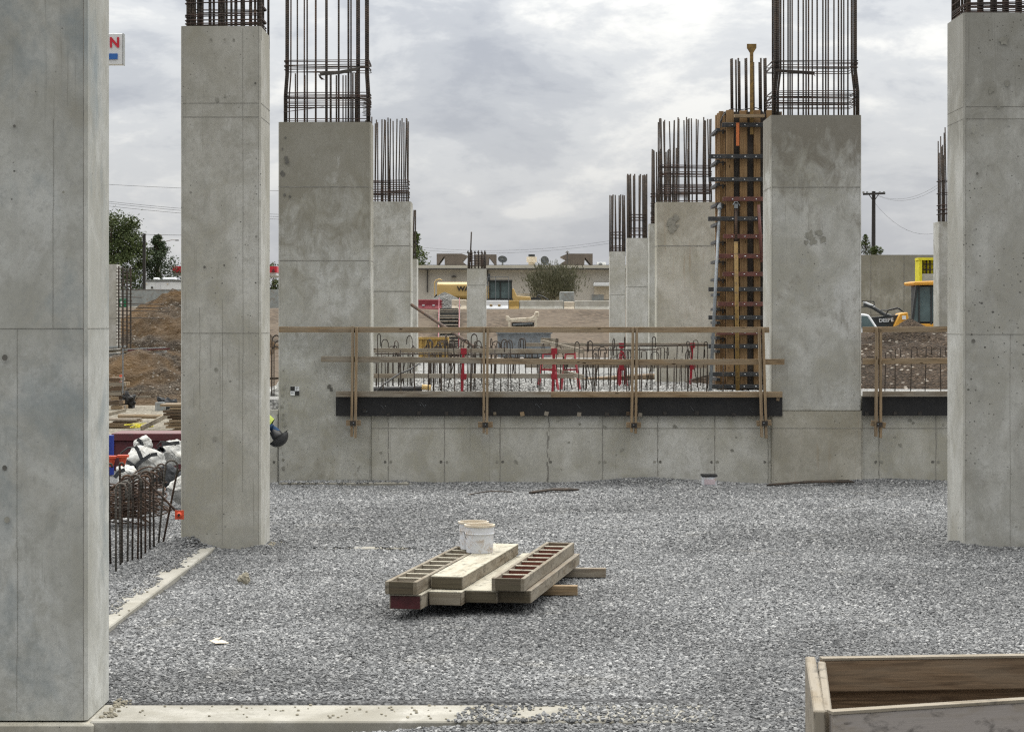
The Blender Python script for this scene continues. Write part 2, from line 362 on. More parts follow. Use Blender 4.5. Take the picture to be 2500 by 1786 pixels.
M['darksteel'] = simple('dark_bracket', (.04, .038, .036), .6, .3, var=.4, sc=20, dirt=(.09, .06, .04))
M['ochre'] = simple('ochre_rust_prop', (.23, .14, .035), .65, var=.35, sc=9, dirt=(.055, .035, .02))
M['red'] = simple('red_paint', (.27, .010, .022), .5, var=.2, sc=5)
M['red2'] = simple('red_plastic', (.22, .022, .035), .55, var=.15, sc=2, dirt=(.22, .06, .055))
M['orange'] = simple('orange_plastic', (.62, .085, .035), .5, var=.12, sc=12)
M['orange2'] = simple('orange_strap', (.55, .16, .05), .7, var=.15, sc=12)
M['white'] = simple('white_plastic', (.66, .68, .72), .5, var=.05, sc=6, dirt=(.40, .30, .20))
M['whiteclean'] = simple('white_paint', (.72, .74, .76), .4, var=.05, sc=3)
M['cream'] = simple('cream_paint', (.62, .55, .44), .6, var=.1, sc=4, dirt=(.40, .32, .22))
M['fabric'] = simple('bag_fabric', (.52, .52, .50), .9, var=.10, sc=5, dirt=(.40, .38, .34), bumpy=.004)
M['strap'] = simple('dark_strap', (.05, .053, .058), .9, var=.2, sc=5)
M['maroon'] = simple('maroon_steel', (.115, .028, .032), .5, var=.15, sc=3, dirt=(.09, .04, .04))
M['blue'] = simple('blue_plastic', (.02, .045, .30), .5)
M['yellow'] = simple('yellow_paint', (.52, .36, .14), .5, var=.06, sc=2, dirt=(.50, .34, .12))
M['yellow2'] = simple('yellow_dull', (.42, .27, .07), .6, var=.15, sc=3, dirt=(.25, .17, .07))
M['orangey'] = simple('machine_orange', (.66, .33, .04), .45, var=.06, sc=3)
M['ylwcloth'] = simple('yellow_sheet', (.70, .62, .03), .8, var=.15, sc=6)
M['brown'] = simple('brown_louvre', (.115, .095, .08), .7, var=.15, sc=2)
M['glass'] = simple('cab_glass', (.10, .14, .145), .12, .0, var=.3, sc=2)
M['darkcab'] = simple('cab_dark', (.03, .034, .036), .5, var=.3, sc=3)
M['bwall'] = simple('building_wall', (.52, .49, .44), .85, var=.06, sc=.5)
M['roofedge'] = simple('roof_edge', (.55, .52, .44), .8, var=.08, sc=.8)
M['bdark'] = simple('gutter_dark', (.06, .055, .05), .7)
M['galv'] = simple('corrugated_sheet', (.30, .32, .32), .5, .2, var=.2, sc=3, dirt=(.24, .20, .16))
M['black'] = simple('black_rubber', (.02, .02, .021), .6, var=.4, sc=10)
M['tyre'] = simple('tyre', (.025, .025, .025), .85)
M['bark'] = simple('bark', (.07, .052, .038), .95, var=.3, sc=5)
M['pole'] = simple('pole_wood', (.032, .029, .027), .9, var=.2, sc=3)
M['green'] = simple('green_sign', (.01, .16, .07), .5)
M['ink'] = simple('ink_black', (.02, .02, .02), .6); M['inkblue'] = simple('ink_blue', (.03, .13, .42), .5)
M['inkred'] = simple('ink_red', (.55, .02, .04), .5); M['hivis'] = simple('hi_vis', (.42, .50, .10), .8)
M['denim'] = simple('denim_blue', (.03, .075, .16), .9, var=.2, sc=9); M['skin'] = simple('skin', (.38, .22, .15), .6)
M['hatdark'] = simple('hard_hat_grey', (.045, .045, .047), .35); M['boot'] = simple('boot_leather', (.14, .085, .055), .8, var=.2, sc=20)
M['rock'] = simple('tan_rock', (.30, .275, .215), .95, var=.25, sc=14, bumpy=.01)
G = {}
G['gravel'] = ground_mat('gravel_bed_grey', [(.0, (.09, .091, .094)), (.5, (.15, .152, .155)), (1, (.24, .242, .245))], 40, (.7, 1.2), .02)
G['white'] = ground_mat('gravel_bed_pale', [(.0, (.20, .20, .195)), (.5, (.32, .32, .31)), (1, (.46, .46, .445))], 22, (.85, 1.1), .03)
G['dirt'] = ground_mat('brown_dirt', [(.0, (.11, .075, .045)), (.6, (.19, .14, .095)), (1, (.29, .235, .17))], 7, (.75, 1.15), .09, fleck=(.36, .33, .28), tone=(.27, .20, .135))
G['dirt_s'] = ground_mat('brown_dirt_stony', [(.0, (.045, .034, .024)), (.6, (.075, .058, .042)), (1, (.13, .108, .082))], 19, (.7, 1.2), .035, fleck=(.20, .19, .17), tone=(.115, .068, .028))
G['dirt_d'] = ground_mat('dark_topsoil', [(.0, (.035, .024, .015)), (.7, (.075, .052, .034)), (1, (.12, .088, .062))], 22, (.7, 1.2), .05, fleck=(.30, .27, .23))
G['bank'] = ground_mat('pale_dirt_bank', [(.0, (.085, .062, .042)), (.6, (.11, .082, .057)), (1, (.14, .108, .078))], 5, (.85, 1.1), .03, tone=(.12, .095, .07))
G['tan'] = ground_mat('tan_yard', [(.0, (.19, .17, .13)), (.5, (.27, .245, .20)), (1, (.36, .335, .28))], 14, (.85, 1.1), .03)
G['heap'] = ground_mat('grey_stone_heap', [(.0, (.16, .16, .15)), (.5, (.22, .22, .21)), (1, (.29, .29, .28))], 16, (.85, 1.1), .08)

# ------------------------------------------------------------ ground
def sstep(a, b, x):
    t = min(1, max(0, (x-a)/(b-a))); return t*t*(3-2*t)
def nz(x, y, s, k=0): return mn.noise(Vector((x*s, y*s, k)))
def gz(x, y):
    if y < 31.35 or (x < -4.62 and y < 200):
        h = .028*nz(x, y, .55) + .010*nz(x, y, 1.5, 4)
        if y < 31.35:
            h += .035*sstep(30.7, 31.2, y)*(.5+.8*nz(x, 1, .9, 2))                   # kicked up against the wall
            h += .07*math.exp(-((x-(1560-CX)*30.9/F)**2/.5+(y-31.1)**2/.15))
            h += .06*math.exp(-((x-(2200-CX)*30.9/F)**2/.6+(y-31.1)**2/.15))
            if -1.0 < y-13 < 0 or y < 12.55:                                           # dug down in front of the beam
                h = -.13+.14*sstep(-2.6, .3, x)*1.0+.02*nz(x, y, .9)
                if x < -2.9: h = -.14
            if 12.45 <= y < 13.12: h = -.09 + .105*sstep(.6, 1.5, x)
            if x < -3.5 and 13 < y < 22: h += .05                                 # bed left of the long beam
            h += .10*math.exp(-((x+3.55)**2/.06+(y-21.98)**2/.05))+.09*math.exp(-((x-5.0)**2/.06+(y-22.2)**2/.12))+.05*math.exp(-((x+2.75)**2/.02+(y-22.0)**2/.04))+.04*math.exp(-((x-5.6)**2/.2+(y-21.95)**2/.02))
        else:
            h += 3.2*sstep(64, 98, y)+.25*nz(x, y, .12)*sstep(60, 80, y)
        return h
    h = 1.3+.02*nz(x, y, .6)
    if y > 60: h = 1.3+1.9*sstep(76, 97, y)+.30*nz(x, y, .22)*sstep(72, 80, y)*(1-sstep(94, 99, y))
    return h
def frange(a, b, s):
    r = []; x = a
    while x < b-1e-6: r.append(x); x += s
    return r
xs = sorted(set([-2500, -1200, -600, -300, -180, -100, -70, -50, -40, -32, -26]+frange(-22, -6, .8)+frange(-6, 8, .14)+[-4.63, -4.60]+frange(8, 24, .8)+[24, 28, 34, 42, 60, 90, 150, 300, 600, 1200, 2500]))
ys = sorted(set([-60, -20, 0, 6]+frange(9, 12.4, .14)+[12.45, 12.5, 13.10, 13.14]+frange(13.3, 31.2, .14)+[31.2, 31.34, 31.40]+frange(32, 60, .6)+frange(60, 100, .8)+[100, 104, 110, 120, 140, 170, 220, 300, 500, 900, 1600, 3200]))
gm = MB(); nx = len(xs)
for y in ys:
    for x in xs: gm.v.append((x, y, gz(x, y)))
for j in range(len(ys)-1):
    for i in range(nx-1):
        x, y = (xs[i]+xs[i+1])/2, (ys[j]+ys[j+1])/2
        if x < -4.62: mi = 0 if y < 36 else (3 if y < 63 else (2 if y < 100 else 4))
        else: mi = 0 if y < 31.3 else (1 if y < 70 else (2 if y < 97 else 4))
        gm.face([j*nx+i, j*nx+i+1, (j+1)*nx+i+1, (j+1)*nx+i], None, mi)
g = gm.build('ground', [G['gravel'], G['white'], G['bank'], G['tan'], G['tan']], smooth=True); tag(g, kind='structure')

# loose stones on the beds: real crushed stones scattered over the visible beds
def stone_mat(name, stops, patch):
    m, t, b = mat(name); oi = N(t, 'ShaderNodeObjectInfo'); g = N(t, 'ShaderNodeNewGeometry')
    c = rmp(t, oi.outputs['Random'], stops)
    pn = noise_(t, g.outputs['Position'], .33, 5, .55, .5)
    pr = rmp(t, pn, [(.42, patch[0]), (.56, patch[1])])
    mul = N(t, 'ShaderNodeVectorMath', operation='SCALE'); t.links.new(c, mul.inputs[0]); t.links.new(pr, mul.inputs['Scale'])
    c = mul.outputs[0]
    if patch[2]:
        # dusty cement spills
        dn = noise_(t, mapv(t, g.outputs['Position'], (1, 1, 1), (31, 7, 0)), .9, 5, .65, .6)
        c = mix(t, rmp(t, dn, [(.60, .0), (.72, .45)]), c, (.28, .27, .245))
    t.links.new(c, b.inputs['Base Color']); b.inputs['Roughness'].default_value = .9; b.inputs['Specular IOR Level'].default_value = .25
    return m
SM1 = stone_mat('crushed_stone_grey', [(.0, (.118, .121, .125)), (.35, (.188, .192, .196)), (.78, (.268, .272, .276)), (1, (.45, .45, .445))], (.80, 1.06, True))
SM2 = stone_mat('crushed_stone_pale', [(.0, (.16, .16, .157)), (.4, (.30, .30, .29)), (1, (.50, .50, .485))], (.85, 1.1, False))
def scatter(obj, density, smin, smax, smat, seed, flat=.6):
    ng = bpy.data.node_groups.new('stones', 'GeometryNodeTree')
    ng.interface.new_socket('Geometry', in_out='INPUT', socket_type='NodeSocketGeometry')
    ng.interface.new_socket('Geometry', in_out='OUTPUT', socket_type='NodeSocketGeometry')
    gi = ng.nodes.new('NodeGroupInput'); go = ng.nodes.new('NodeGroupOutput')
    dp = N(ng, 'GeometryNodeDistributePointsOnFaces', i_Density=density, i_Seed=seed); LK(ng, gi, 0, dp, 0)
    inst = ng.nodes.new('GeometryNodeGeometryToInstance')
    for k in range(5):
        ico = N(ng, 'GeometryNodeMeshIcoSphere', i_Radius=.5, i_Subdivisions=1 if k % 2 else 2)
        ps = ng.nodes.new('GeometryNodeInputPosition')
        nzn = N(ng, 'ShaderNodeTexNoise', i_Scale=1.5, i_Detail=2.0)
        ad = N(ng, 'ShaderNodeVectorMath', operation='ADD'); LK(ng, ps, 0, ad, 0); ad.inputs[1].default_value = (k*3.3, k*1.7, k*5.1)
        LK(ng, ad, 0, nzn, 'Vector')
        sb = N(ng, 'ShaderNodeVectorMath', operation='SUBTRACT'); LK(ng, nzn, 'Color', sb, 0); sb.inputs[1].default_value = (.5, .5, .5)
        sc = N(ng, 'ShaderNodeVectorMath', operation='SCALE'); LK(ng, sb, 0, sc, 0); sc.inputs['Scale'].default_value = 1.35
        sp = ng.nodes.new('GeometryNodeSetPosition'); LK(ng, ico, 0, sp, 0); LK(ng, sc, 0, sp, 'Offset')
        tr = N(ng, 'GeometryNodeTransform'); LK(ng, sp, 0, tr, 0); tr.inputs['Scale'].default_value = (1.0, .72+.07*k, flat)
        sm = ng.nodes.new('GeometryNodeSetMaterial'); sm.inputs['Material'].default_value = smat; LK(ng, tr, 0, sm, 0)
        LK(ng, sm, 0, inst, 0)
    ip = N(ng, 'GeometryNodeInstanceOnPoints'); LK(ng, dp, 0, ip, 'Points'); LK(ng, inst, 0, ip, 'Instance'); ip.inputs['Pick Instance'].default_value = True
    ri = N(ng, 'FunctionNodeRandomValue', data_type='INT'); ri.inputs[4].default_value = 0; ri.inputs[5].default_value = 4; LK(ng, ri, 2, ip, 'Instance Index')
    rr = N(ng, 'FunctionNodeRandomValue', data_type='FLOAT_VECTOR'); rr.inputs[0].default_value = (-.5, -.5, 0); rr.inputs[1].default_value = (.5, .5, 6.28); LK(ng, rr, 0, ip, 'Rotation')
    rs = N(ng, 'FunctionNodeRandomValue', data_type='FLOAT'); rs.inputs[2].default_value = 0.0; rs.inputs[3].default_value = 1.0; rs.inputs['Seed'].default_value = 3
    pw = N(ng, 'ShaderNodeMath', operation='POWER'); LK(ng, rs, 1, pw, 0); pw.inputs[1].default_value = 2.0
    mr = N(ng, 'ShaderNodeMapRange'); LK(ng, pw, 0, mr, 0); mr.inputs[3].default_value = smin; mr.inputs[4].default_value = smax
    LK(ng, mr, 0, ip, 'Scale')
    LK(ng, ip, 0, go, 0)
    md = obj.modifiers.new('stones', 'NODES'); md.node_group = ng
def bed(name, x0f, x1f, y0, y1, step, zoff=.002, skip=None):
    mb = MB(); ys_ = frange(y0, y1, step)+[y1]; rows = []
    for y in ys_:
        a, b_ = x0f(y), x1f(y); n = max(2, int((b_-a)/step))
        rows.append([(a+(b_-a)*k/n, y) for k in range(n+1)])
    for (ra, rb) in zip(rows, rows[1:]):
        n = min(len(ra), len(rb))-1
        a0, a1, ya = ra[0][0], ra[-1][0], ra[0][1]; b0, b1, yb = rb[0][0], rb[-1][0], rb[0][1]
        for k in range(n):
            q = [(a0+(a1-a0)*k/n, ya), (a0+(a1-a0)*(k+1)/n, ya), (b0+(b1-b0)*(k+1)/n, yb), (b0+(b1-b0)*k/n, yb)]
            cx = sum(p[0] for p in q)/4; cy = sum(p[1] for p in q)/4
            if skip and skip(cx, cy): continue
            i = len(mb.v)
            for p in q: mb.v.append((p[0], p[1], gz(*p)+zoff))
            mb.face([i, i+1, i+2, i+3])
    return mb
def skipf(x, y):
    if 12.5 < y < 13.10 and x < 1.4: return True        # beam top stays clear
    if -3.52 < x < -3.22+.06*nz(x, y, 2) and 13.1 < y < 21.2: return True
    return False
b1 = bed('gravel', lambda y: -.262*y-.9, lambda y: .262*y+.9, 11.3, 22.0, .12, skip=skipf).build('gravel', G['gravel'])
tag(b1, 'loose grey crushed stone covering the floor of the site', 'gravel', kind='stuff'); scatter(b1, 2100, .016, .040, SM1, 1)
def skipo(x, y):
    n_ = .5+.5*nz(x, y, 2.2, 9)+.25*nz(x, y, 7, 5)
    if y > 22.05: return n_ > .60
    if 12.5 < y < 13.1: return n_ > .02+.95*sstep(-1.1, 1.1, x)
    return n_ < .15+.75*sstep(-3.53, -3.27, x)
for (xa_, xb_, ya_, yb_, lab_) in ((-2.0, 1.5, 12.52, 13.10, 'crushed stone spilled over the end of the near pale beam'), (-3.56, -3.30, 13.3, 21.9, 'crushed stone spilled along the long pale beam'), (-2.76, -1.1, 22.08, 22.31, 'crushed stone half burying the strip beside the slim column'), (-3.6, -1.6, 30.74, 31.16, 'crushed stone spilled on the strip at the foot of the broad left column')):
    mb = MB(); st_ = .05
    for yy in frange(ya_, yb_, st_):
        for xx in frange(xa_, xb_, st_):
            if (skipo(xx+st_/2, yy+st_/2)): continue
            zz = (.004 if ya_ < 13 else .044 if ya_ < 20 else .022 if ya_ < 25 else .048); i = len(mb.v); mb.v += [(xx, yy, zz), (xx+st_, yy, zz), (xx+st_, yy+st_, zz), (xx, yy+st_, zz)]; mb.face([i, i+1, i+2, i+3])
    o = mb.build('gravel', G['gravel']); tag(o, lab_, 'gravel', kind='stuff'); scatter(o, 1300, .016, .042, SM1, 8)
b2 = bed('gravel', lambda y: -.262*y-.9, lambda y: .262*y+.9, 22.0, 31.17, .16).build('gravel', G['gravel'])
tag(b2, 'loose grey crushed stone in front of the low concrete wall', 'gravel', kind='stuff'); scatter(b2, 1150, .024, .048, SM1, 2)
b3 = bed('gravel', lambda y: -.08*y, lambda y: .14*y, 31.6, 48, .3).build('gravel', G['white'])
tag(b3, 'pale crushed stone backfill behind the low concrete wall', 'gravel', kind='stuff'); scatter(b3, 320, .03, .07, SM2, 3)

def mound(name, cx, cy, rx, ry, h, zb, mt, label, cat, n=60, rough=.16, ridge=1.0, peak=(0, 0), stones=None, sq=1.15):
    mb = MB()
    for j in range(n+1):
        for i in range(n+1):
            u, v = -1+2*i/n, -1+2*j/n
            r = math.hypot(u-peak[0]*(1-abs(u)), v-peak[1]*(1-abs(v))); e = max(0, 1-r)
            z = h*(1-(1-e)**1.25)**sq if e > 0 else 0
            x, y = cx+u*rx, cy+v*ry
            d = mn.fractal(Vector((x*1.1, y*1.1, z)), .9, 2.1, 5)
            z += rough*h*d*min(1, e*3)*ridge
            mb.v.append((x, y, zb+z-(.05 if e == 0 else 0)))
    for j in range(n):
        for i in range(n): k = j*(n+1)+i; mb.face([k, k+1, k+n+2, k+n+1])
    o = mb.build(name, mt, loc=(cx, cy, zb)); tag(o, label, cat)
    return o
mo = mound('gravel_heap', WX(1185, 35.6), 35.6, 1.35, 1.4, .34, 1.28, G['white'], 'low heap of pale crushed stone just behind the guardrail', 'gravel heap', 40, .10)
scatter(mo, 700, .03, .06, SM2, 5)

# ------------------------------------------------------------ columns
def shaft_mb(x0, x1, y0, y1, z0, z1, ch=.022, joints=(), vj=(), seam=.005, blot=(), slot=1):
    mb = MB(); pl = [(x0+ch, y0), (x1-ch, y0), (x1, y0+ch), (x1, y1-ch), (x1-ch, y1), (x0+ch, y1), (x0, y1-ch), (x0, y0+ch)]
    i = 0
    for z in (z0, z1):
        for (x, y) in pl: mb.v.append((x, y, z))
    for k in range(8):
        l = (k+1) % 8; mb.face([k, l, 8+l, 8+k])
    mb.face(list(range(8))[::-1]); mb.face(list(range(8, 16)))
    for z in joints:
        zz = z+random.uniform(-.002, .002)
        mb.box(x0+ch, x1-ch, y0-.0025, y0+.01, zz-seam/2, zz+seam/2, slot)
        mb.box(x0-.0025, x0+.01, y0+ch, y1-ch, zz-seam/2, zz+seam/2, slot); mb.box(x1-.01, x1+.0025, y0+ch, y1-ch, zz-seam/2, zz+seam/2, slot)
    for (x, za, zb) in vj:
        n = 7
        for k in range(n):   # slightly wandering vertical seam
            a = za+(zb-za)*k/n; b = za+(zb-za)*(k+1)/n; dx = random.uniform(-.003, .003)
            mb.box(x-seam*.22+dx, x+seam*.22+dx, y0-.0022, y0+.01, a, b, slot)
    # dark arris line left by the chamfer strip
    for x in (x0+ch, x1-ch):
        mb.box(x-.002, x+.002, y0-.0018, y0+.008, z0, z1, slot)
    for (x, z, r, mi) in blot:
        n = 14; c = len(mb.v)
        for k in range(n):
            a = 2*math.pi*k/n; q = r*(1+random.uniform(-.35, .35)) if r > .02 else r
            mb.v.append((x+q*math.cos(a), y0-.0032-.0002*(c % 97), z+q*1.1*math.sin(a)))
        mb.face([c+k for k in range(n)], None, mi)
    return mb
def bars(root, specs, mt='rebar'):
    """specs: list of point lists with radius -> one 'rebar' part each"""
    for pts, r in specs: MB().tube(pts, r, 7).build('rebar', M[mt], root, smooth=True)
def stirrup(root, x0, x1, y0, y1, z, r=.007, tilt=0.0, tz=0.0, mt='tie'):
    c = [(x0, y0, z-tilt), (x1, y0, z+tilt), (x1, y1, z+tilt+tz), (x0, y1, z-tilt+tz)]
    pts = []
    for k in range(4):
        a, b = Vector(c[k]), Vector(c[(k+1) % 4]); d = (b-a).normalized()
        pts += [a+d*.03, b-d*.03]
    pts.append(pts[0])
    MB().tube(pts, r, 6, False).build('stirrup', M[mt], root, smooth=True)
def column(key, label, xl, xr, Z, depth, ztop, zb, mt, joints=(), vj=(), blot=(), seam=.005, group='cast concrete columns', extra=None):
    root = empty('concrete_column', ((xl+xr)/2, Z+depth/2, zb), label, 'column', group)
    o = shaft_mb(xl, xr, Z, Z+depth, zb, ztop, joints=joints, vj=vj, seam=seam, blot=blot).build('shaft', [M[mt], M['seam'] if Z < 35 else M['seam_far'], M['patch'], M['patch_d']], root)
    return root
def cage(root, x0, x1, y0, y1, zb, zt, front, back=None, side=2, r=.014, loops=(), jog=0.0, var=.0, mt='rebar', lr=.007):
    """front/back: x positions of bars"""
    for x in front:
        t = zt+random.uniform(-var, var); dx = random.uniform(-.03, .03)
        s = 1 if x > (x0+x1)/2 else -1; edge = abs(x-(x0+x1)/2) > .42*(x1-x0)
        j = s*jog if edge else s*jog*.3
        bars(root, [([(x, y0, zb-.15), (x, y0, zb+.18), (x-j, y0, zb+.55), (x-j+dx, y0+random.uniform(-.02, .02), t)], r)], mt)
    for x in (back if back is not None else front):
        t = zt+random.uniform(-var, var); x = x+random.uniform(-.012, .012)
        bars(root, [([(x, y1, zb-.15), (x+random.uniform(-.012, .012), y1, t)], r)], mt)
    for k in range(side):
        y = y0+(y1-y0)*(k+1)/(side+1)
        for x in (x0, x1): bars(root, [([(x, y, zb-.15), (x+random.uniform(-.015, .015), y, zt+random.uniform(-var, var))], r)], mt)
    for z in loops:
        a = random.uniform(-.012, .012)
        stirrup(root, x0-.02, x1+.02, y0-.02, y1+.02, z, lr, a, random.uniform(-.01, .01))

S2, S3 = 22.0/F, 31.2/F
# near left column
c = column('L1', 'pale near column filling the left edge of the picture, with blue-grey stains', -3.60, -2.68, 12.56, .70, 8.6, 0.0, 'c_L1', joints=[WZ(801, 12.56), 5.4], vj=[(WX(42, 12.56), 0.05, WZ(801, 12.56)), (WX(130, 12.56), WZ(801, 12.56), WZ(290, 12.56))], seam=.003,
           blot=[(WX(8, 12.5), WZ(873, 12.5), .018, 3), (WX(6, 12.5), WZ(1143, 12.5), .015, 3), (WX(30, 12.5), WZ(306, 12.5), .009, 3), (WX(12, 12.5), WZ(1270, 12.5), .018, 2), (WX(83, 12.5), WZ(222, 12.5), .004, 3), (WX(151, 12.5), WZ(468, 12.5), .008, 2)])
# left second row
zt2 = WZ(64, 22)
c = column('L2', 'tall slim column with bundled rebar at its cut top, left of the lumber stack', -3.66, -2.775, 22.0, .83, zt2, -.1, 'c_L2',
           joints=[WZ(252, 22), WZ(286, 22), WZ(813, 22)], vj=[(WX(593, 22), WZ(1200, 22), WZ(70, 22)), (WX(543, 22), WZ(1330, 22), WZ(730, 22)), (WX(488, 22), WZ(1000, 22), WZ(750, 22))],
           blot=[(WX(516, 22), WZ(98, 22), .014, 2), (WX(549, 22), WZ(98, 22), .014, 2), (WX(571, 22), WZ(98, 22), .013, 2), (WX(550, 22), WZ(235, 22), .012, 2), (WX(528, 22), WZ(902, 22), .02, 2), (WX(525, 22), WZ(1070, 22), .02, 2),
                 (WX(624, 22), WZ(204, 22), .012, 3), (WX(500, 22), WZ(652, 22), .014, 3), (WX(548, 22), WZ(648, 22), .010, 3), (WX(530, 22), WZ(243, 22), .022, 2)])
x0, x1, ya, yb = -3.60, -2.83, 22.06, 22.77
fr = [WX(p, 22.06) for p in (458, 462, 472, 487, 492, 512, 522, 541, 553, 577, 590, 613, 623, 636)]
cage(c, x0, x1, ya, yb, zt2, 7.2, fr, None, 4, .014, loops=[zt2+.04, zt2+.075, zt2+.12, zt2+.14, zt2+.27, zt2+.30], jog=.0)
# row three left
zt3 = WZ(298, 31.2)
tb = [(WX(px_, 31.2), WZ(py_, 31.2), r_, 2) for px_, py_, r_ in ((694, 946, .03), (692, 905, .014), (690, 965, .022), (689, 992, .026), (693, 982, .012), (692, 1012, .02), (695, 1035, .032), (690, 1021, .02), (690, 1105, .014), (691, 1122, .022), (691, 1142, .026), (875, 1142, .012), (878, 1138, .014), (874, 1148, .01))]
tb += [(WX(px_, 31.2), WZ(py_, 31.2), r_, 3) for px_, py_, r_ in ((698, 386, .03), (702, 394, .035), (690, 424, .035), (697, 336, .015), (695, 476, .02), (708, 480, .02), (690, 364, .015), (803, 943, .03), (809, 951, .028))]
c = column('L3', 'broad column at the left end of the low wall, brown-stained with a black and white survey target on it', -3.66, -2.215, 31.2, .65, zt3, -.1, 'c_L3',
           joints=[WZ(456, 31.2), WZ(636, 31.2)], seam=.012, blot=tb)
def pxs(lst, Z): return [WX(p, Z) for p in lst]
spec = [(700, .018), (704, .018), (711, .012), (726, .012), (743, .012), (750, .013), (771, .016), (798, .016), (827, .016), (850, .012), (857, .013), (872, .018), (877, .015), (893, .018), (898, .018)]
for p, r in spec:
    x = WX(p, 31.28); j = -.030 if p < 720 else (.025 if p > 880 else 0)
    bars(c, [([(x+j, 31.28, zt3-.1), (x+j, 31.28, zt3+.42), (x+j*.2, 31.28, zt3+.75), (x, 31.28, 9.3)], r)], 'rebar_b' if p in (711, 743, 771) else 'rebar')
for p, r in ((722, .012), (745, .012), (797, .018), (808, .018), (822, .014), (838, .011), (845, .011), (852, .012), (862, .014), (869, .018)):
    x = WX(p, 31.8); bars(c, [([(x, 31.76, zt3-.1), (x, 31.76, random.choice([zt3+.83, zt3+.80, 9.3]))], r)])
for y_, tl in ((147, .004), (151, -.006), (158, .012), (163, -.01), (168, .015), (226, .002), (231, -.008), (235, 0), (238, .006), (242, -.004), (247, .004), (252, -.003), (257, .004), (290, .002), (296, -.003)):
    stirrup(c, WX(694, 31.26), WX(901, 31.26), 31.25, 31.79, WZ(y_, 31.25), .0065, tl, random.uniform(-.03, .03), random.choice(['tie', 'tie', 'rebar']))
MB().tube([P(692, 274, 31.23), P(790, 261, 31.23)], .006).build('stirrup', M['tie'], c)
for k in range(4): MB().tube([P(780+k, 178+k*2, 31.22), P(830, 174+k*2, 31.22), P(878-k*2, 165+k*2, 31.22)], .009, 6).build('tie_bundle', M['rebar_g'], c)
for k in range(3): MB().tube([P(778+k*2, 182, 31.21), P(780+k*2, 189, 31.21), P(786+k*3, 195, 31.21)], .006, 6).build('tie_hook', M['rebar'], c)
for k in range(14):
    y_ = 240+k*3.2; MB().tube([P(888-random.random()*5, y_, 31.22), P(897, y_+2, 31.2), P(904+random.random()*3, y_-2, 31.22)], .006, 5).build('tie_bundle', M['rebar'], c)
# row three right
zr3 = WZ(281, 31.2); xr0, xr1 = WX(1882, 31.2), WX(2103, 31.2)
c = column('R3', 'broad column standing on the low wall right of the tall formwork, dark swirls under its top', xr0, xr1, 31.2, 1.0, zr3, WZ(1001, 31.2), 'c_R3', joints=[WZ(457, 31.2)], vj=[], seam=.012,
           blot=[])
bl = MB()
for (px_, py_, r_) in ((1975, 575, .055), (1985, 588, .05), (1968, 592, .03), (2002, 570, .04), (2008, 585, .045), (1994, 568, .03), (1980, 565, .02)):
    n = 12; i = len(bl.v)
    for k in range(n):
        a = 2*math.pi*k/n; q = r_*(1+random.uniform(-.4, .4)); bl.v.append((WX(px_, 31.2)+q*math.cos(a), 31.196-px_*1e-6-py_*1e-6, WZ(py_, 31.2)+1.2*q*math.sin(a)))
    bl.face(list(range(i, i+n)))
bl.build('damp_patch', M['patch'], c)
spec = [(1892, .02), (1898, .02), (1904, .018), (1913, .012), (1924, .013), (1934, .012), (1949, .013), (1961, .013), (1974, .013), (1983, .012), (1995, .013), (2009, .013), (2022, .013), (2036, .012), (2047, .013), (2060, .012), (2070, .013), (2081, .018), (2087, .018), (2091, .018)]
for p, r in spec:
    x = WX(p, 31.28); j = -.03 if p < 1910 else (.03 if p > 2078 else 0)
    bars(c, [([(x+j, 31.28, zr3-.1), (x+j, 31.28, zr3+.38), (x-j*.3, 31.28, zr3+.72), (x-j*.3, 31.28, 9.3)], r)], 'rebar_b' if p in (1934, 1974, 2022) else 'rebar')
for p in (1890, 1886, 1929, 1968, 2016, 2054, 2086):
    x = WX(p, 32.1); bars(c, [([(x, 32.1, zr3-.1), (x, 32.1, 9.3)], .013)])
for y_, tl in ((148, .003), (152, -.006), (157, .008), (163, -.004), (222, .004), (227, -.006), (231, .0), (235, .006), (240, -.005), (245, .004), (250, .0), (255, -.004)):
    stirrup(c, WX(1886, 31.26), WX(2095, 31.26), 31.25, 32.12, WZ(y_, 31.25), .0065, tl, random.uniform(-.03, .03), random.choice(['tie', 'tie', 'rebar']))
for k in range(4): MB().tube([P(1895, 170+k*1.5, 31.22), P(1940, 173+k*1.6, 31.22), P(1990-k, 176+k*2, 31.22)], .009, 6).build('tie_bundle', M['rebar'], c)
MB().tube([P(1984, 176, 31.21), P(1990, 186, 31.21)], .006, 6).build('tie_hook', M['rebar'], c)
# right near column
zr1 = WZ(31, 22)
c = column('R1', 'thick column cut by the right edge of the picture, pitted below its top', 4.99, 5.95, 22.0, .84, zr1, -.1, 'c_R1', joints=[WZ(260, 22), WZ(290, 22), WZ(816, 22)], vj=[(WX(2466, 22), 0.0, WZ(816, 22))],
           blot=[(WX(2437, 22), WZ(261, 22), .018, 2), (WX(2385, 22), WZ(424, 22), .014, 3), (WX(2382, 22), WZ(560, 22), .008, 3), (WX(2372, 22), WZ(816, 22), .010, 3), (WX(2376, 22), WZ(832, 22), .02, 3), (WX(2420, 22), WZ(220, 22), .03, 2), (WX(2458, 22), WZ(205, 22), .03, 2), (WX(2450, 22), WZ(100, 22), .05, 2)])
fr = [WX(p, 22.06) for p in (2362, 2367, 2392, 2398, 2425, 2431, 2455, 2460, 2486, 2492, 2520)]
cage(c, 5.05, 5.88, 22.06, 22.76, zr1, 7.0, fr, None, 4, .015, loops=[zr1+.015, zr1+.035, zr1+.06, zr1+.085, zr1+.105, zr1+.12, zr1+.20])
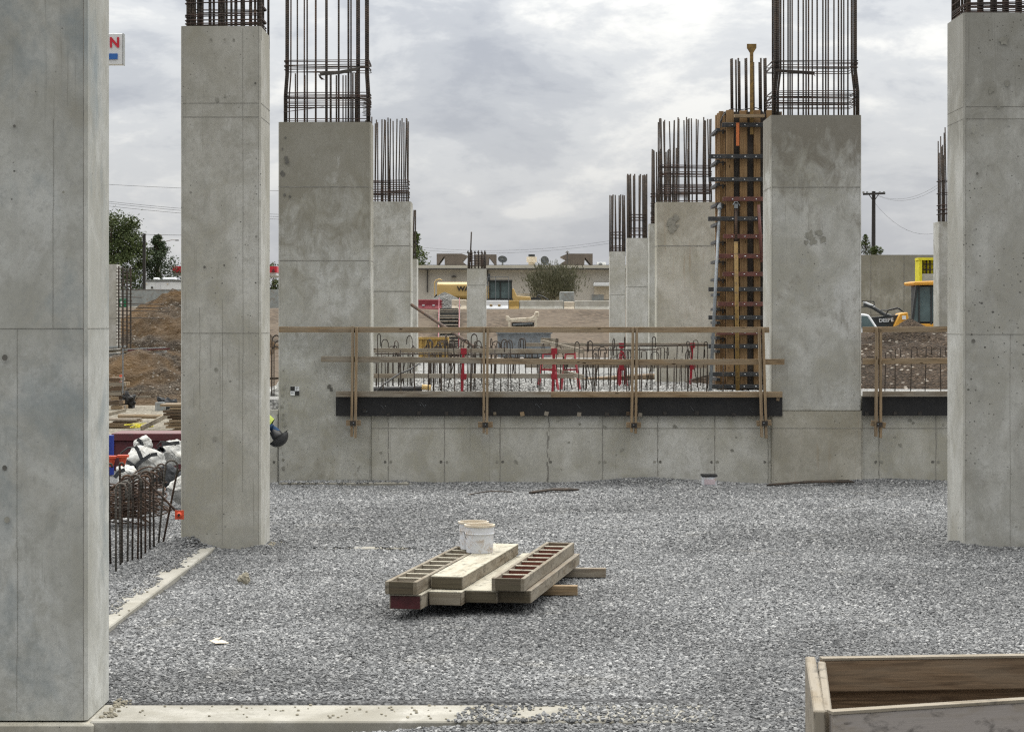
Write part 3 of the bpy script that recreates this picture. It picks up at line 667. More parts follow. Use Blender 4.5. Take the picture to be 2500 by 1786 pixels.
# rear rows
def rear(label, pl, pr, Z, depth, tp, mt, bar_top, fr_, joints=(), zb=1.25, loops=(), r=.014, var=.05, side=1, xr=None, back=None, jog=.0, blot=()):
    xl = WX(pl, Z); xr_ = xr if xr is not None else WX(pr, Z)
    zt = WZ(tp, Z)
    c = column('rear', label, min(xl, xr_), max(xl, xr_), Z, depth, zt, zb, mt, joints=joints, seam=.02, blot=blot)
    a, b = min(xl, xr_)+.08, max(xl, xr_)-.08
    cage(c, a, b, Z+.08, Z+depth-.08, zt, WZ(bar_top, Z), [WX(p, Z+.08) for p in fr_], back=back, side=side, r=r, loops=[WZ(q, Z) for q in loops], var=var, jog=jog, lr=.009)
    return c
rear('column behind the left end of the guardrail with a thicket of bare bars on top', 885, 1003, 40.6, .8, 492, 'c_L3', 288, [893, 905, 916, 931, 935, 950, 953, 968, 975, 981, 992, 997], joints=[WZ(600, 40.6), WZ(711, 40.6)], loops=(440, 444, 455, 464, 467, 471, 475, 488), xr=WX(1003, 40.6), back=pxs([914, 920, 928, 940, 946, 960, 984], 41), jog=.02)
rear('column right of centre with vertical drip stains, beside the wooden formwork', 1603, 1746, 40.6, .55, 493, 'c_R4', 290, [1610, 1614, 1622, 1637, 1642, 1653, 1671, 1675, 1683, 1690, 1702, 1717, 1720, 1733, 1737], joints=[WZ(600, 40.6)], loops=(403, 407, 419, 423, 427, 450, 455, 459, 463, 467, 471, 490), back=pxs([1608, 1625, 1645, 1658, 1680, 1700, 1725], 41), jog=.02,
     blot=[(WX(1640, 40.6), WZ(545, 40.6), .10, 2), (WX(1641, 40.6), WZ(556, 40.6), .08, 2), (WX(1650, 40.6), WZ(532, 40.6), .06, 2), (WX(1654, 40.6), WZ(552, 40.6), .03, 2)])
rear('narrow sliver of column seen left of the drip-stained column', 1585, 1690, 50.0, .5, 546, 'c_L3', 364, [1594, 1598, 1606, 1617, 1628, 1635, 1650], loops=(472, 478, 496, 502, 515, 520, 530, 536, 541), r=.018)
rear('mid-height pale column second from the left of the right-hand rear row', 1531, 1583, 59.6, .6, 581, 'c_far', 425, [1534, 1541, 1550, 1562, 1572, 1579], joints=[WZ(700, 59.6)], loops=(523, 530, 536, 556, 562, 573), r=.024, var=.02)
rear('farthest and shortest column of the right-hand rear row', 1489, 1527, 69.0, .6, 614, 'c_far', 476, [1490, 1496, 1504, 1514, 1522, 1526], joints=[WZ(720, 69)], loops=(566, 573, 580, 600, 604, 608, 612), r=.024, var=.02)
rear('thin slice of pale column right of the brown-barred left column', 1000, 1018, 50.0, .7, 632, 'c_far', 512, [1009, 1014], loops=(), r=.02, var=.0, side=0, xr=WX(1018, 50), back=[])
cc = rear('small lone column in front of the yellow tank truck', 1140, 1187, 60.0, .5, 656, 'c_far', 617, [1143, 1151, 1160, 1168, 1176, 1184], joints=[WZ(696, 60)], loops=(625, 630, 636, 642, 648), r=.020, var=.02)
for p in (1143, 1151, 1160, 1168, 1176, 1184): MB().cyl((WX(p, 60.08), 60.08, WZ(618, 60)), .035, .04, 8).build('bar_cap', M['rebar'], cc)
bars(cc, [([P(1148, 640, 60.2), P(1151, 566, 60.2)], .022)])
rear('stained column strip beside the cab of the digging machine', 2292, 2330, 45.0, .6, 541, 'c_L3', 342, [2301, 2306, 2310, 2314], loops=(440, 470, 500, 510, 520), r=.014, var=.3)
sc_ = rear('plain low column left of the rebar mat in the left gap', 240, 285, 70.0, .7, 645, 'c_far', 640, [], joints=[WZ(777, 70)], zb=-.1, side=0, back=[])
yc = empty('concrete_column', (WX(2270, 72), 72.3, 1.3), 'stub column with rebar wrapped in bright yellow sheeting', 'column', 'cast concrete columns')
shaft_mb(WX(2248, 72), WX(2300, 72), 72, 72.7, 1.3, WZ(668, 72)).build('shaft', [M['c_far'], M['seam_far']], yc)
ym = MB(); ym.box(WX(2245, 71.9), WX(2252, 71.9), 71.95, 72.7, WZ(690, 72), WZ(630, 72)); ym.box(WX(2245, 72), WX(2300, 72), 72.5, 72.7, WZ(668, 72), WZ(630, 72)); ym.box(WX(2243, 71.9), WX(2300, 71.9), 71.93, 72.6, WZ(635, 72), WZ(629, 72))
ym.build('yellow_sheet', M['ylwcloth'], yc)
for k in range(5): bars(yc, [([(WX(2254+k*9, 72), 72.1, WZ(670, 72)), (WX(2254+k*9, 72), 72.1, WZ(632, 72))], .03)])
for y_ in (645, 658): bars(yc, [([(WX(2252, 72), 72.05, WZ(y_, 72)), (WX(2298, 72), 72.05, WZ(y_, 72))], .02)])

# ------------------------------------------------------------ low wall
wz0, wzt = -.2, WZ(966, 31.22)
YF = 31.225
def wall_seg(px0, px1, label, joints, holes, ztop=wzt, hz=True, y=YF, x0=None, x1=None):
    xa = WX(px0, y) if x0 is None else x0; xb = WX(px1, y) if x1 is None else x1
    mb = MB(); mb.box(xa, xb, y, y+.32, wz0, ztop)
    if hz: mb.box(xa, xb, y-.0025, y+.01, WZ(1045, y)-.005, WZ(1045, y)+.005, 1)
    for p, rough in joints:
        x = WX(p, y); n = 16
        for k in range(n):
            a = 0+(WZ(1010, y)-0)*k/n; b = (WZ(1010, y))*(k+1)/n; dx = random.uniform(-1, 1)*(.02 if rough else .004); wdt = random.uniform(.004, .016) if rough else random.uniform(.003, .008)
            mb.box(x-wdt+dx, x+wdt+dx, y-.0028, y+.01, a, b, 1)
        for s, r_ in ((-8, .022), (6, .022)):
            if rough and s < 0: continue
            i = len(mb.v); n2 = 12
            for k in range(n2):
                an = 2*math.pi*k/n2; q = r_*random.uniform(.75, 1.25); mb.v.append((x+s*y/F+q*math.cos(an), y-.0035, WZ(1127, y)+q*math.sin(an)))
            mb.face(list(range(i, i+n2)), None, random.choice([2, 3]))
    for (px_, py_, r_) in holes:
        i = len(mb.v); n2 = 12
        for k in range(n2):
            an = 2*math.pi*k/n2; q = r_*random.uniform(.6, 1.3); mb.v.append((WX(px_, y)+q*1.2*math.cos(an), y-.0034, WZ(py_, y)+q*math.sin(an)))
        mb.face(list(range(i, i+n2)), None, 2)
    root = mb.build('concrete_wall', [M['c_wall'], M['seam'], M['patch'], M['patch_d']], loc=((xa+xb)/2, y+.16, 0))
    return tag(root, label, 'wall', 'cast concrete walls')
wall_seg(895, 1882, 'long low concrete wall below the middle guardrail, divided by vertical form joints', [(948, False), (1085, False), (1221, False), (1338, True), (1471, False), (1606, False), (1745, False), (1875, False)],
         [(1362, 1027, .016), (1416, 1035, .02), (1476, 1042, .03), (1649, 1041, .03), (1518, 1098, .028), (1389, 1079, .018), (1787, 1099, .025), (1797, 1067, .014), (1528, 1167, .014), (1370, 1145, .01), (1504, 1110, .01), (1728, 1070, .01), (1260, 1127, .03), (930, 1105, .02)], x0=-2.205)
wall_seg(2103, 2312, 'short stretch of low wall at the right, between two thick columns', [(2146, False), (2285, False)], [(2222, 1025, .03), (2230, 1032, .02), (2185, 1067, .018), (2198, 1086, .03), (2303, 1037, .02)], x0=xr1+.02, x1=11)
wall_seg(520, 680, 'knee-high wall end glimpsed left of the broad left column', [(677, False)], [], ztop=WZ(1000, YF), hz=False, x0=-4.6, x1=-3.67)
bs = empty('concrete_column', ((xr0+xr1)/2, 31.6, 0), 'damp stained base block under the right-hand broad column', 'column base')
bmb = shaft_mb(xr0+.01, xr1+.015, 31.17, 32.15, -.2, WZ(1003, 31.17), ch=.02, joints=[WZ(1045, 31.17)], seam=.008)
bmb.build('shaft', [M['c_base'], M['seam'], M['patch'], M['patch_d']], bs)
# survey target on the left column
st = MB(); zt_, xa_ = WZ(943, 31.19), WX(709, 31.19); q = .070
st.box(xa_, xa_+2*q, 31.188, 31.195, zt_-2*q, zt_, 0)
st.box(xa_+.001, xa_+q, 31.1855, 31.1875, zt_-q, zt_-.001, 1); st.box(xa_+q, xa_+2*q-.001, 31.1855, 31.1875, zt_-2*q+.001, zt_-q, 1)
for k in range(3):
    st.box(xa_+q+.015, xa_+2*q-.02-.01*k, 31.1855, 31.1875, zt_-.018-.016*k, zt_-.013-.016*k, 1)
st.box(xa_+.012, xa_+q-.02, 31.1855, 31.1875, zt_-q-.030, zt_-q-.024, 1)
tag(st.build('survey_target', [M['whiteclean'], M['ink']], loc=(xa_+q, 31.19, zt_-q)), 'small black and white checkered survey target stuck on the left column', 'survey target')

# ------------------------------------------------------------ guardrails on the wall
YR = 31.06                       # rails stand proud of the wall
def rail_board(root, a, b, y, wpx=14, th=.04, mt='wood'):
    """a, b: (px, py of centre line)"""
    p, q = P(a[0], a[1], y), P(b[0], b[1], y); MB().board(p, q, wpx*y/F, th).build('rail', M[mt], root, bevel=.003)
def post(root, x_top, x_bot, y0_, y1_, mt='wood2', blockpx=None, by=1036, tiltb=0):
    for k, s in enumerate((-1, 1)):
        p = P(x_top+s*4.6, y0_+random.uniform(-1, 2), YR-.065); q_ = P(x_bot+s*4.6+random.uniform(-1, 1), y1_+s*1.5, YR-.065)
        MB().board(p, q_, .038, .085, up=Vector((1, 0, 0))).build('post', M[mt if k else 'wood'], root, bevel=.003)
    bx = x_bot
    MB().board(P(bx-18, by+tiltb, YR+.03), P(bx+18, by-tiltb, YR+.03), .088, .038).build('block', M['wood2'], root, bevel=.003)
    m = MB(); m.box(WX(bx-7, YR), WX(bx+7, YR), YR-.125, YR-.115, WZ(by+6, YR), WZ(by-6, YR)); m.tube([P(bx, by, YR-.15), P(bx, by, YR+.2)], .012, 8)
    m.build('bolt_plate', M['darksteel'], root)
    MB().tube([P(bx, by, YR-.158), P(bx, by, YR-.151)], .010, 8).build('bolt', M['steel'], root)
gr = empty('guardrail', (.4, YR, 1.2), 'long timber guardrail with doubled posts bolted along the middle wall', 'guardrail', 'timber guardrails')
rail_board(gr, (681, 804), (1146, 805.5), YR, 14); rail_board(gr, (1146, 804.5), (1540, 805), YR, 14, mt='wood2'); rail_board(gr, (1540, 805), (1878, 805), YR, 14)
rail_board(gr, (784, 876), (1176, 880), YR, 14, mt='wood_g'); rail_board(gr, (1176, 881), (1560, 884), YR, 14); rail_board(gr, (1560, 884), (1915, 883), YR, 14)
rail_board(gr, (820, 961.5), (1345, 962.5), YR+.03, 14, mt='wood_g'); rail_board(gr, (1345, 962.5), (1910, 962.5), YR+.03, 14, mt='wood2')
post(gr, 866, 863, 797, 1067, by=1032); post(gr, 1186, 1185, 798, 1058, by=1036); post(gr, 1550, 1547, 798, 1056, by=1037); post(gr, 1858, 1865, 798, 1068, by=1032, tiltb=1)
fb = empty('form_strip', (.4, YR+.1, .9), 'long black plywood form strip with nail plates under the middle guardrail', 'form board', 'black form strips')
mb = MB(); mb.box(WX(820, 31.16), WX(1910, 31.16), 31.15, 31.17, WZ(1015, 31.16), WZ(966, 31.16)); mb.build('panel', M['blk'], fb)
for px_, py_, s_, mt_ in ((889, 1002, 4.5, 'darksteel'), (948, 1012, 4, 'darksteel'), (1023, 1008, 4.5, 'darksteel'), (1090, 1009, 4.5, 'darksteel'), (1129, 1008, 4.5, 'darksteel'), (1208, 1009, 3.6, 'wood_g'), (1275, 1010, 5, 'wood2'), (1334, 1009, 5, 'wood_g'), (1414, 1011, 5, 'wood_g'), (1482, 1011, 5.5, 'darksteel'), (1533, 1009, 4, 'wood_d'), (1563, 1012, 4.6, 'wood_g'), (1624, 1008, 4.5, 'darksteel'), (1701, 1008, 5, 'darksteel'), (1791, 1012, 5, 'darksteel'), (1899, 974, 4, 'wood2')):
    a = random.uniform(-.25, .25); d = Vector((math.cos(a), 0, math.sin(a)))*s_*31.14/F; u = Vector((-math.sin(a), 0, math.cos(a)))*s_*31.14/F
    MB().obox(P(px_, py_, 31.142), d, u, Vector((0, .006, 0))).build('nail_plate', M[mt_], fb)
sm_ = MB()
for px_, py_ in ((941, 991), (1026, 988), (1039, 989), (1308, 987), (1321, 986), (895, 1004), (1701, 1012)):
    sm_.tube([P(px_, py_, 31.149), P(px_, py_, 31.140)], .007, 8)
for px_, py_ in ((934, 992), (1034, 988), (1315, 990), (1413, 991), (1690, 996), (1834, 1000)):
    sm_.board(P(px_-5, py_-5, 31.146), P(px_+4, py_+6, 31.146), .003, .004)
sm_.build('nail_marks', M['steel'], fb)['kind'] = 'stuff'
g2 = empty('guardrail', (6.2, YR, 1.2), 'timber guardrail stretch at the right in front of the dark soil pile', 'guardrail', 'timber guardrails')
rail_board(g2, (2106, 804.5), (2420, 803), YR, 14); rail_board(g2, (2106, 882), (2420, 880), YR, 14, mt='wood2'); rail_board(g2, (2106, 961.5), (2420, 961), YR+.03, 13, mt='wood_g')
post(g2, 2145, 2144, 798, 1067, by=1035, tiltb=-3)
f2 = empty('form_strip', (6.2, YR+.1, .9), 'black plywood form strip below the right guardrail', 'form board', 'black form strips')
MB().box(WX(2105, 31.16), WX(2420, 31.16), 31.15, 31.17, WZ(1014, 31.16), WZ(967, 31.16)).build('panel', M['blk'], f2)
for px_, py_ in ((2186, 1008), (2246, 1009), (2116, 1010)): MB().obox(P(px_, py_, 31.142), Vector((.03, 0, 0)), Vector((0, 0, .03)), Vector((0, .006, 0))).build('nail_plate', M['darksteel'], f2)

# rear guardrails on red clamp posts
def rear_rail(label, rails, posts, Z, mt='wood_g'):
    root = empty('guardrail', (WX(posts[0][0], Z), Z, 1.3), label, 'guardrail', 'timber guardrails')
    for (a, b, wpx) in rails: rail_board(root, a, b, Z, wpx, .038, mt)
    for (px_, ty, by_) in posts:
        m = MB(); m.board(P(px_, ty, Z-.05), P(px_-4, by_, Z-.05), .045, .045, up=Vector((1, 0, 0)))
        m.build('clamp_post', M['red'], root)
        for (yy) in (rails[0][0][1], rails[1][0][1]):
            mm = MB(); mm.obox(P(px_, yy+2, Z-.055), Vector((.05, 0, 0)), Vector((0, 0, .05)), Vector((0, .03, 0))); mm.build('clamp', M['red'], root)
    return root
rear_rail('nearer rear guardrail of grey boards on two red clamp posts', [((912, 855), (1402, 857), 11), ((912, 917), (1400, 917.5), 11)], [(1132, 850, 957), (1353, 850, 957)], 34.0)
rear_rail('farther rear guardrail of grey boards on red clamp posts, near the drip-stained column', [((1281, 841), (1728, 841), 8.5), ((1281, 893), (1728, 894), 8)], [(1518, 838, 938), (1690, 838, 938)], 38.0)
ax = empty('guardrail', (WX(1370, 36.5), 36.5, 1.3), 'slanting whitish barrier boards running back between the red trestles', 'guardrail', 'timber guardrails')
for yy in (0, 62): MB().board(P(1322, 833+yy, 39), P(1424, 858+yy, 34.8), .075, .038).build('rail', M['wood_w'], ax)
MB().board(P(1322, 830, 39), P(1362, 832, 38.6), .09, .038).build('rail', M['wood_w'], ax)
# red trestles
for i, (px_, Z, wd, lab) in enumerate(((1338, 36.2, 26, 'red steel trestle left of the slanting boards'), (1392, 36.8, 24, 'red steel trestle under the end of the slanting boards'), (1519, 38.4, 10, 'narrow red trestle behind the middle of the guardrail'), (1766, 39.0, 14, 'red trestle seen past the left side of the tall formwork'))):
    t_ = empty('trestle', (WX(px_, Z), Z, 1.3), lab, 'trestle', 'red steel trestles')
    ty = 862 if i < 3 else 850; by_ = 790+1.2*F/Z
    MB().board(P(px_-wd*.55, ty, Z), P(px_+wd*.55, ty, Z), .06, .06).build('top_beam', M['red'], t_)
    for s in (-1, 1):
        for yo in (-.18, .18):
            a = P(px_+s*wd*.45, ty, Z); b = Vector((WX(px_+s*wd*.95, Z), Z+yo*2.2, 1.28)); MB().board(a, b, .035, .035, up=Vector((1, 0, 0))).build('leg', M['red'], t_)
        MB().board(P(px_-wd*.7, ty+40, Z+s*.2), P(px_+wd*.7, ty+40, Z+s*.2), .03, .03).build('brace', M['red'], t_)

# ------------------------------------------------------------ hooked dowels behind the wall
def hook_pts(h, r, out=.10, a0=0.0):
    pts = [Vector((0, 0, -.1)), Vector((0, 0, h-r))]
    for k in range(1, 9):
        an = math.pi*k/8; pts.append(Vector((r-r*math.cos(an), 0, h-r+r*math.sin(an))))
    pts.append(Vector((2*r, 0, h-r-out))); return pts
def make_hook(h, r, out, br=.0085, mt='rebar'):
    return MB().tube(hook_pts(h, r, out), br, 6).build('hooked_dowel', M[mt], smooth=True)
LBL = 'hooked steel dowel bar rising from the backfill behind the middle guardrail'
protos = []
for k, (h_, r_, o_) in enumerate(((.95, .045, .12), (.78, .07, .05), (.86, .03, .14), (.70, .05, .09))):
    o = make_hook(h_, r_, o_); protos.append(o); tag(o, LBL, 'dowel', 'hooked dowels behind the guardrail')
fixed = [(925, 815), (932, 828), (950, 845), (960, 843), (973, 832), (988, 845), (1006, 819), (1012, 843), (1035, 846), (1053, 833), (1060, 845), (1084, 818), (1096, 836), (1111, 838), (1148, 815), (1160, 844), (1174, 832), (1200, 826), (1222, 828), (1238, 830), (1248, 832), (1268, 826), (1284, 826), (1320, 838), (1360, 824), (1398, 838), (1412, 834), (1432, 833), (1446, 832), (1462, 846), (1489, 820), (1507, 845), (1523, 822), (1543, 850), (1562, 842), (1580, 856), (1592, 822), (1606, 848), (1628, 858), (1650, 840), (1672, 856), (1680, 850), (1702, 830), (1708, 828), (1716, 850), (1728, 834)]
fixed += [(random.uniform(1040, 1215), random.uniform(828, 850)) for _ in range(30)]+[(random.uniform(916, 1720), random.uniform(845, 890)) for _ in range(78)]
first = set()
for i, (px_, py_) in enumerate(fixed):
    Z = random.uniform(33, 37.5) if i < 46 else random.uniform(34.2, 39)
    k = random.randrange(4); o = protos[k]
    if k not in first: first.add(k); ob = o
    else: ob = o.copy(); COL.objects.link(ob)
    h0 = (.95, .78, .86, .70)[k]; top = WZ(py_, Z)
    s = (top-1.28)/h0
    ob.location = (WX(px_, Z), Z, 1.28); ob.scale = (1, 1, s)
    ob.rotation_euler = (random.uniform(-.03, .03), random.choice([random.uniform(-.03, .03)]*5+[random.uniform(-.3, .3)]), random.choice([0, 0, math.pi, 0.6, 2.4, 1.3]))
# straight bars in a line on the wall top
pb = MB().tube([(0, 0, -.1), (0, 0, .82)], .010, 6).build('starter_bar', M['rebar'], smooth=True)
for i, px_ in enumerate((936, 979, 1012, 1045, 1078, 1110, 1150, 1205, 1240, 1316, 1452, 1489, 1531, 1565, 1607, 1645, 1687, 1725, 1765)):
    o = pb if i == 0 else pb.copy()
    if i: COL.objects.link(o)
    if i == 0: tag(o, 'straight steel starter bar standing along the top of the middle wall', 'starter bar', 'starter bars on the wall')
    o.location = (WX(px_, 31.42), 31.42, wzt-.02); o.rotation_euler = (random.uniform(-.02, .02), random.uniform(-.03, .03), 0); o.scale = (1, 1, random.choice([.35, .6, .75, .85, .9]))
RL = 'hooked dowel in front of the dark soil pile behind the right guardrail'
for i, (px_, py_) in enumerate(((2185, 850), (2223, 845), (2258, 843), (2297, 846), (2160, 858))):
    o = (protos[0].copy()); COL.objects.link(o); o['label'] = RL; o['group'] = 'hooked dowels behind the right guardrail'
    o.location = (WX(px_, 33), 33, 1.28); o.scale = (1, 1, (WZ(py_, 33)-1.28)/.95); o.rotation_euler = (0, random.uniform(-.03, .03), 0)
for i, (px_, py_) in enumerate(((664, 818), (669, 832), (663, 845))):
    o = (protos[1].copy()); COL.objects.link(o); o['label'] = 'dark hooked bar in the slot between the two left columns'; o['group'] = 'hooked bars in the left slot'
    o.location = (WX(px_, 33), 33, 1.1); o.scale = (1, 1, (WZ(py_, 33)-1.1)/.78); o.rotation_euler = (0, 0, 0)

for i, (a, b, z_, r_) in enumerate(((916, 1395, 34.6, .012), (1000, 1610, 36.4, .013), (1040, 1240, 35.2, .012), (1430, 1745, 37.6, .013))):
    yy = 790+.52*F/z_-i*5
    o = MB().tube([P(a, yy, z_), P((a+b)/2, yy+2, z_+.2), P(b, yy-2, z_)], r_, 6).build('tie_bar', M['rebar']); tag(o, 'long horizontal bar tying the hooked dowels together behind the middle guardrail', 'steel bar', 'horizontal tie bars')
# misc behind the wall
def single(name, mb, mt, label, cat, group=None, smooth=False, bevel=0, loc=None):
    if loc is None:
        n = len(mb.v); zs = min(v[2] for v in mb.v); loc = (sum(v[0] for v in mb.v)/n, sum(v[1] for v in mb.v)/n, zs)
    o = mb.build(name, mt, smooth=smooth, bevel=bevel, loc=loc); return tag(o, label, cat, group)
single('steel_prop', MB().tube([P(1005, 744, 39.8), P(1160, 848, 37.5)], .032, 10), M['rebar_b'], 'brown steel prop slanting down from the left rear column', 'prop')
single('drain_pipe', MB().tube([P(912, 951, 33.2), P(1030, 948, 33.4)], .045, 10), M['black'], 'black pipe lying along the foot of the rear guardrail', 'pipe', smooth=True)
single('pipe_end', MB().tube([P(1030, 944, 33.3), P(1052, 946, 33.3)], .045, 10), M['yellow'], 'short yellow pipe end beside the pale stone heap', 'pipe', smooth=True)
single('hose', MB().tube([P(918, 955, 32.6), P(940, 935, 32.9), P(975, 912, 33.2), P(1000, 902, 33.4), P(1022, 888, 33.6)], .014, 7), M['black'], 'thin dark hose arching up behind the wall at the left', 'hose', smooth=True)
single('rubble_strip', MB().obox((WX(1500, 42.5), 42.5, 1.33), Vector((.9, .2, .05)), Vector((-.1, .25, 0)), Vector((0, 0, .05))), G['dirt'], 'low strip of tan rubble on the pale backfill', 'rubble')
sh = MB(); sh.box(WX(1215, 60), WX(1343, 60), 59.0, 59.12, WZ(870, 60), WZ(813, 60)); sh.box(WX(1212, 60), WX(1347, 60), 58.95, 59.2, WZ(814, 60), WZ(810, 60)); sh.box(WX(1215, 60), WX(1218, 60), 59.12, 61, WZ(870, 60), WZ(813, 60)); sh.box(WX(1340, 60), WX(1343, 60), 59.12, 61, WZ(870, 60), WZ(813, 60))
single('trench_box', sh, M['steel'], 'grey steel trench box standing in front of the dirt bank', 'trench box')
yb_ = empty('skip_bin', (WX(1058, 62), 62.5, 1.3), 'dull yellow steel skip at the foot of the site stairs', 'skip')
m_ = MB(); x0_, x1_, z0_, z1_ = WX(1022, 62), WX(1094, 62), 1.3, WZ(823, 62)
m_.box(x0_, x1_, 62, 62.06, z0_, z1_); m_.box(x0_, x0_+.05, 62.06, 63, z0_, z1_); m_.box(x1_-.05, x1_, 62.06, 63, z0_, z1_); m_.box(x0_, x1_, 63, 63.06, z0_, z1_)
m_.build('body', M['yellow2'], yb_)
for k in range(6): MB().box(x0_+.05+k*.16, x0_+.10+k*.16, 61.95, 61.998, z0_, z1_-.08).build('rib', M['yellow2'], yb_)
MB().box(x0_-.03, x1_+.03, 61.93, 61.999, z1_-.07, z1_).build('rim', M['yellow2'], yb_)

# ------------------------------------------------------------ tall timber column formwork
fw = empty('column_formwork', (WX(1830, 36.3), 36.5, 1.3), 'tall timber column formwork clamped with black and red steel walers', 'formwork')
ZF = 36.0; fz1 = WZ(270, ZF); XL = WX(1771, ZF); XRr = XL+1.0
MB().box(XL, XRr, ZF, ZF+.02, 1.3, fz1-.02).build('panel', simple('plyform_back', (.055, .046, .040), .7, var=.4, sc=3, dirt=(.10, .085, .07)), fw)
MB().box(XL-.021, XL-.001, ZF, ZF+.95, 1.3, fz1-.02).build('panel', M['wood_f'], fw); MB().box(XRr+.001, XRr+.021, ZF, ZF+.95, 1.3, fz1-.02).build('panel', M['wood_f'], fw); MB().box(XL, XRr, ZF+.93, ZF+.95, 1.3, fz1-.02).build('panel', M['wood_f'], fw)
for (a, b, yo, z1_, mt_) in ((1772, 1790, 0, 270, 'wood_f'), (1805, 1823, 0, 271, 'wood_f'), (1839, 1855, 0, 270, 'wood_f'), (1870, 1888, 0, 270, 'wood_f')):
    MB().box(WX(a, ZF), WX(b, ZF), ZF-.09, ZF-.002, 1.3, WZ(z1_, ZF)).build('stud', M[mt_], fw, bevel=.004)
for k in range(3): MB().box(XL-.10, XL-.022, ZF+.1+k*.32, ZF+.22+k*.32, 1.3, fz1).build('stud', M['wood_f'], fw)
for (y_, col_, lf) in ((305, 0, 1763), (382, 0, 1730), (438, 0, 1730), (486, 1, 1765), (534, 0, 1729), (577, 1, 1766), (625, 1, 1753), (669, 1, 1765), (706, 0, 1730), (742, 1, 1753), (775, 0, 1730), (812, 1, 1750), (845, 0, 1730), (913, 0, 1731), (943, 0, 1731)):
    yw = ZF-.155; m_ = MB(); m_.box(WX(lf, yw), WX(1893, yw), yw-.03, ZF-.093, WZ(y_+5.2, yw), WZ(y_-5.2, yw))
    wl = m_.build('waler', M['red_steel' if col_ else 'blk_steel'], fw, bevel=.004)
    pins = MB()
    for p in (1788, 1818, 1847)+((1745, 1752, 1759) if lf < 1740 and y_ < 530 else ()):
        pins.tube([P(p+random.uniform(-3, 3), y_, yw-.028), P(p, y_, yw-.04)], .009 if p > 1770 else .005, 8)
    pins.build('pin', M['whiteclean'], fw)
    MB().box(XL-.17, XL-.105, ZF-.1, ZF+1.0, WZ(y_+16, ZF), WZ(y_+9, ZF)).build('waler', M['blk_steel'], fw)
    if lf > 1740 or y_ < 450:
        m_ = MB(); m_.tube([P(1748, y_+15, ZF), P(1772, y_+15, ZF)], .014, 7); m_.box(WX(1747, ZF), WX(1750, ZF), ZF-.02, ZF+.02, WZ(y_+21, ZF), WZ(y_+9, ZF)); m_.box(WX(1763, ZF), WX(1767, ZF), ZF-.03, ZF+.03, WZ(y_+22, ZF), WZ(y_+11, ZF))
        m_.build('wing_nut', M['darksteel'], fw)
for p, t_ in ((1786, 144), (1789, 143), (1804, 142), (1807, 150), (1821, 143), (1824, 142), (1838, 141), (1841, 152), (1855, 152), (1859, 142), (1867, 143), (1871, 142), (1798, 146)):
    bars(fw, [([P(p, 300, ZF+.3), P(p-1.5, t_, ZF+.3)], .017)])
m_ = MB(); m_.box(WX(1829, ZF), WX(1837, ZF), ZF-.14, ZF-.10, WZ(330, ZF), WZ(132, ZF)); m_.build('lifting_strap', M['ochre'], fw)
m_ = MB(); m_.prism([(WX(1821.5, ZF), WZ(110, ZF)), (WX(1844.5, ZF), WZ(110, ZF)), (WX(1844.5, ZF), WZ(120, ZF)), (WX(1837, ZF), WZ(132, ZF)), (WX(1829, ZF), WZ(132, ZF)), (WX(1821.5, ZF), WZ(120, ZF))], ZF-.14, ZF-.11); m_.build('lifting_head', M['ochre'], fw)
MB().box(WX(1789, ZF), WX(1862, ZF), ZF-.30, ZF-.16, WZ(290, ZF), WZ(283, ZF)).build('ledger', M['wood2'], fw)
m_ = MB(); m_.tube([P(1760, 312, ZF-.1), P(1759, 295, ZF-.1), P(1768, 275, ZF), P(1785, 266, ZF), P(1810, 268, ZF), P(1845, 263, ZF), P(1858, 268, ZF), P(1868, 282, ZF-.1)], .009, 6); m_.tube([P(1759, 306, ZF-.1), P(1764, 284, ZF-.1), P(1775, 271, ZF)], .009, 6)
m_.build('cable', M['black'], fw)
single('strap', MB().board(P(1801, 300, ZF-.22), P(1801, 356, ZF-.22), .055, .02, up=Vector((1, 0, 0))), M['orange2'], 'orange strap hanging from the top of the tall formwork', 'strap')
pp = empty('push_pull_prop', (WX(1800, 35.5), 35.5, 1.3), 'ochre rust-speckled steel prop standing upright against the formwork', 'prop')
MB().tube([P(1797, 590, 35.55), P(1801, 957, 35.5)], .037, 12).build('outer_tube', M['ochre'], pp, smooth=True); MB().tube([P(1797, 500, 35.6), P(1797, 590, 35.55)], .024, 10).build('inner_tube', M['rebar_b'], pp, smooth=True)
m_ = MB(); m_.tube([P(1790, 500, 35.55), P(1794, 493, 35.55), P(1800, 493, 35.55), P(1806, 502, 35.55)], .010, 6); m_.obox(P(1797, 503, 35.55), Vector((.03, 0, 0)), Vector((0, .03, 0)), Vector((0, 0, .04))); m_.build('hook_head', M['steel'], pp)
p2 = empty('push_pull_prop', (WX(1735, 35.5), 35.5, 1.3), 'grey galvanised prop leaning left of the tall formwork', 'prop')
MB().tube([P(1757, 506, 35.9), P(1734, 955, 35.2)], .029, 12).build('outer_tube', M['steel'], p2, smooth=True); MB().tube([P(1757, 497, 35.95), P(1757, 510, 35.9)], .048, 10).build('collar', M['steel'], p2)
p3 = single('push_pull_prop', MB().tube([P(1852, 500, 35.7), P(1860, 640, 35.7)], .028, 10), M['red_steel'], 'short rust-red prop at the right edge of the formwork', 'prop', smooth=True)

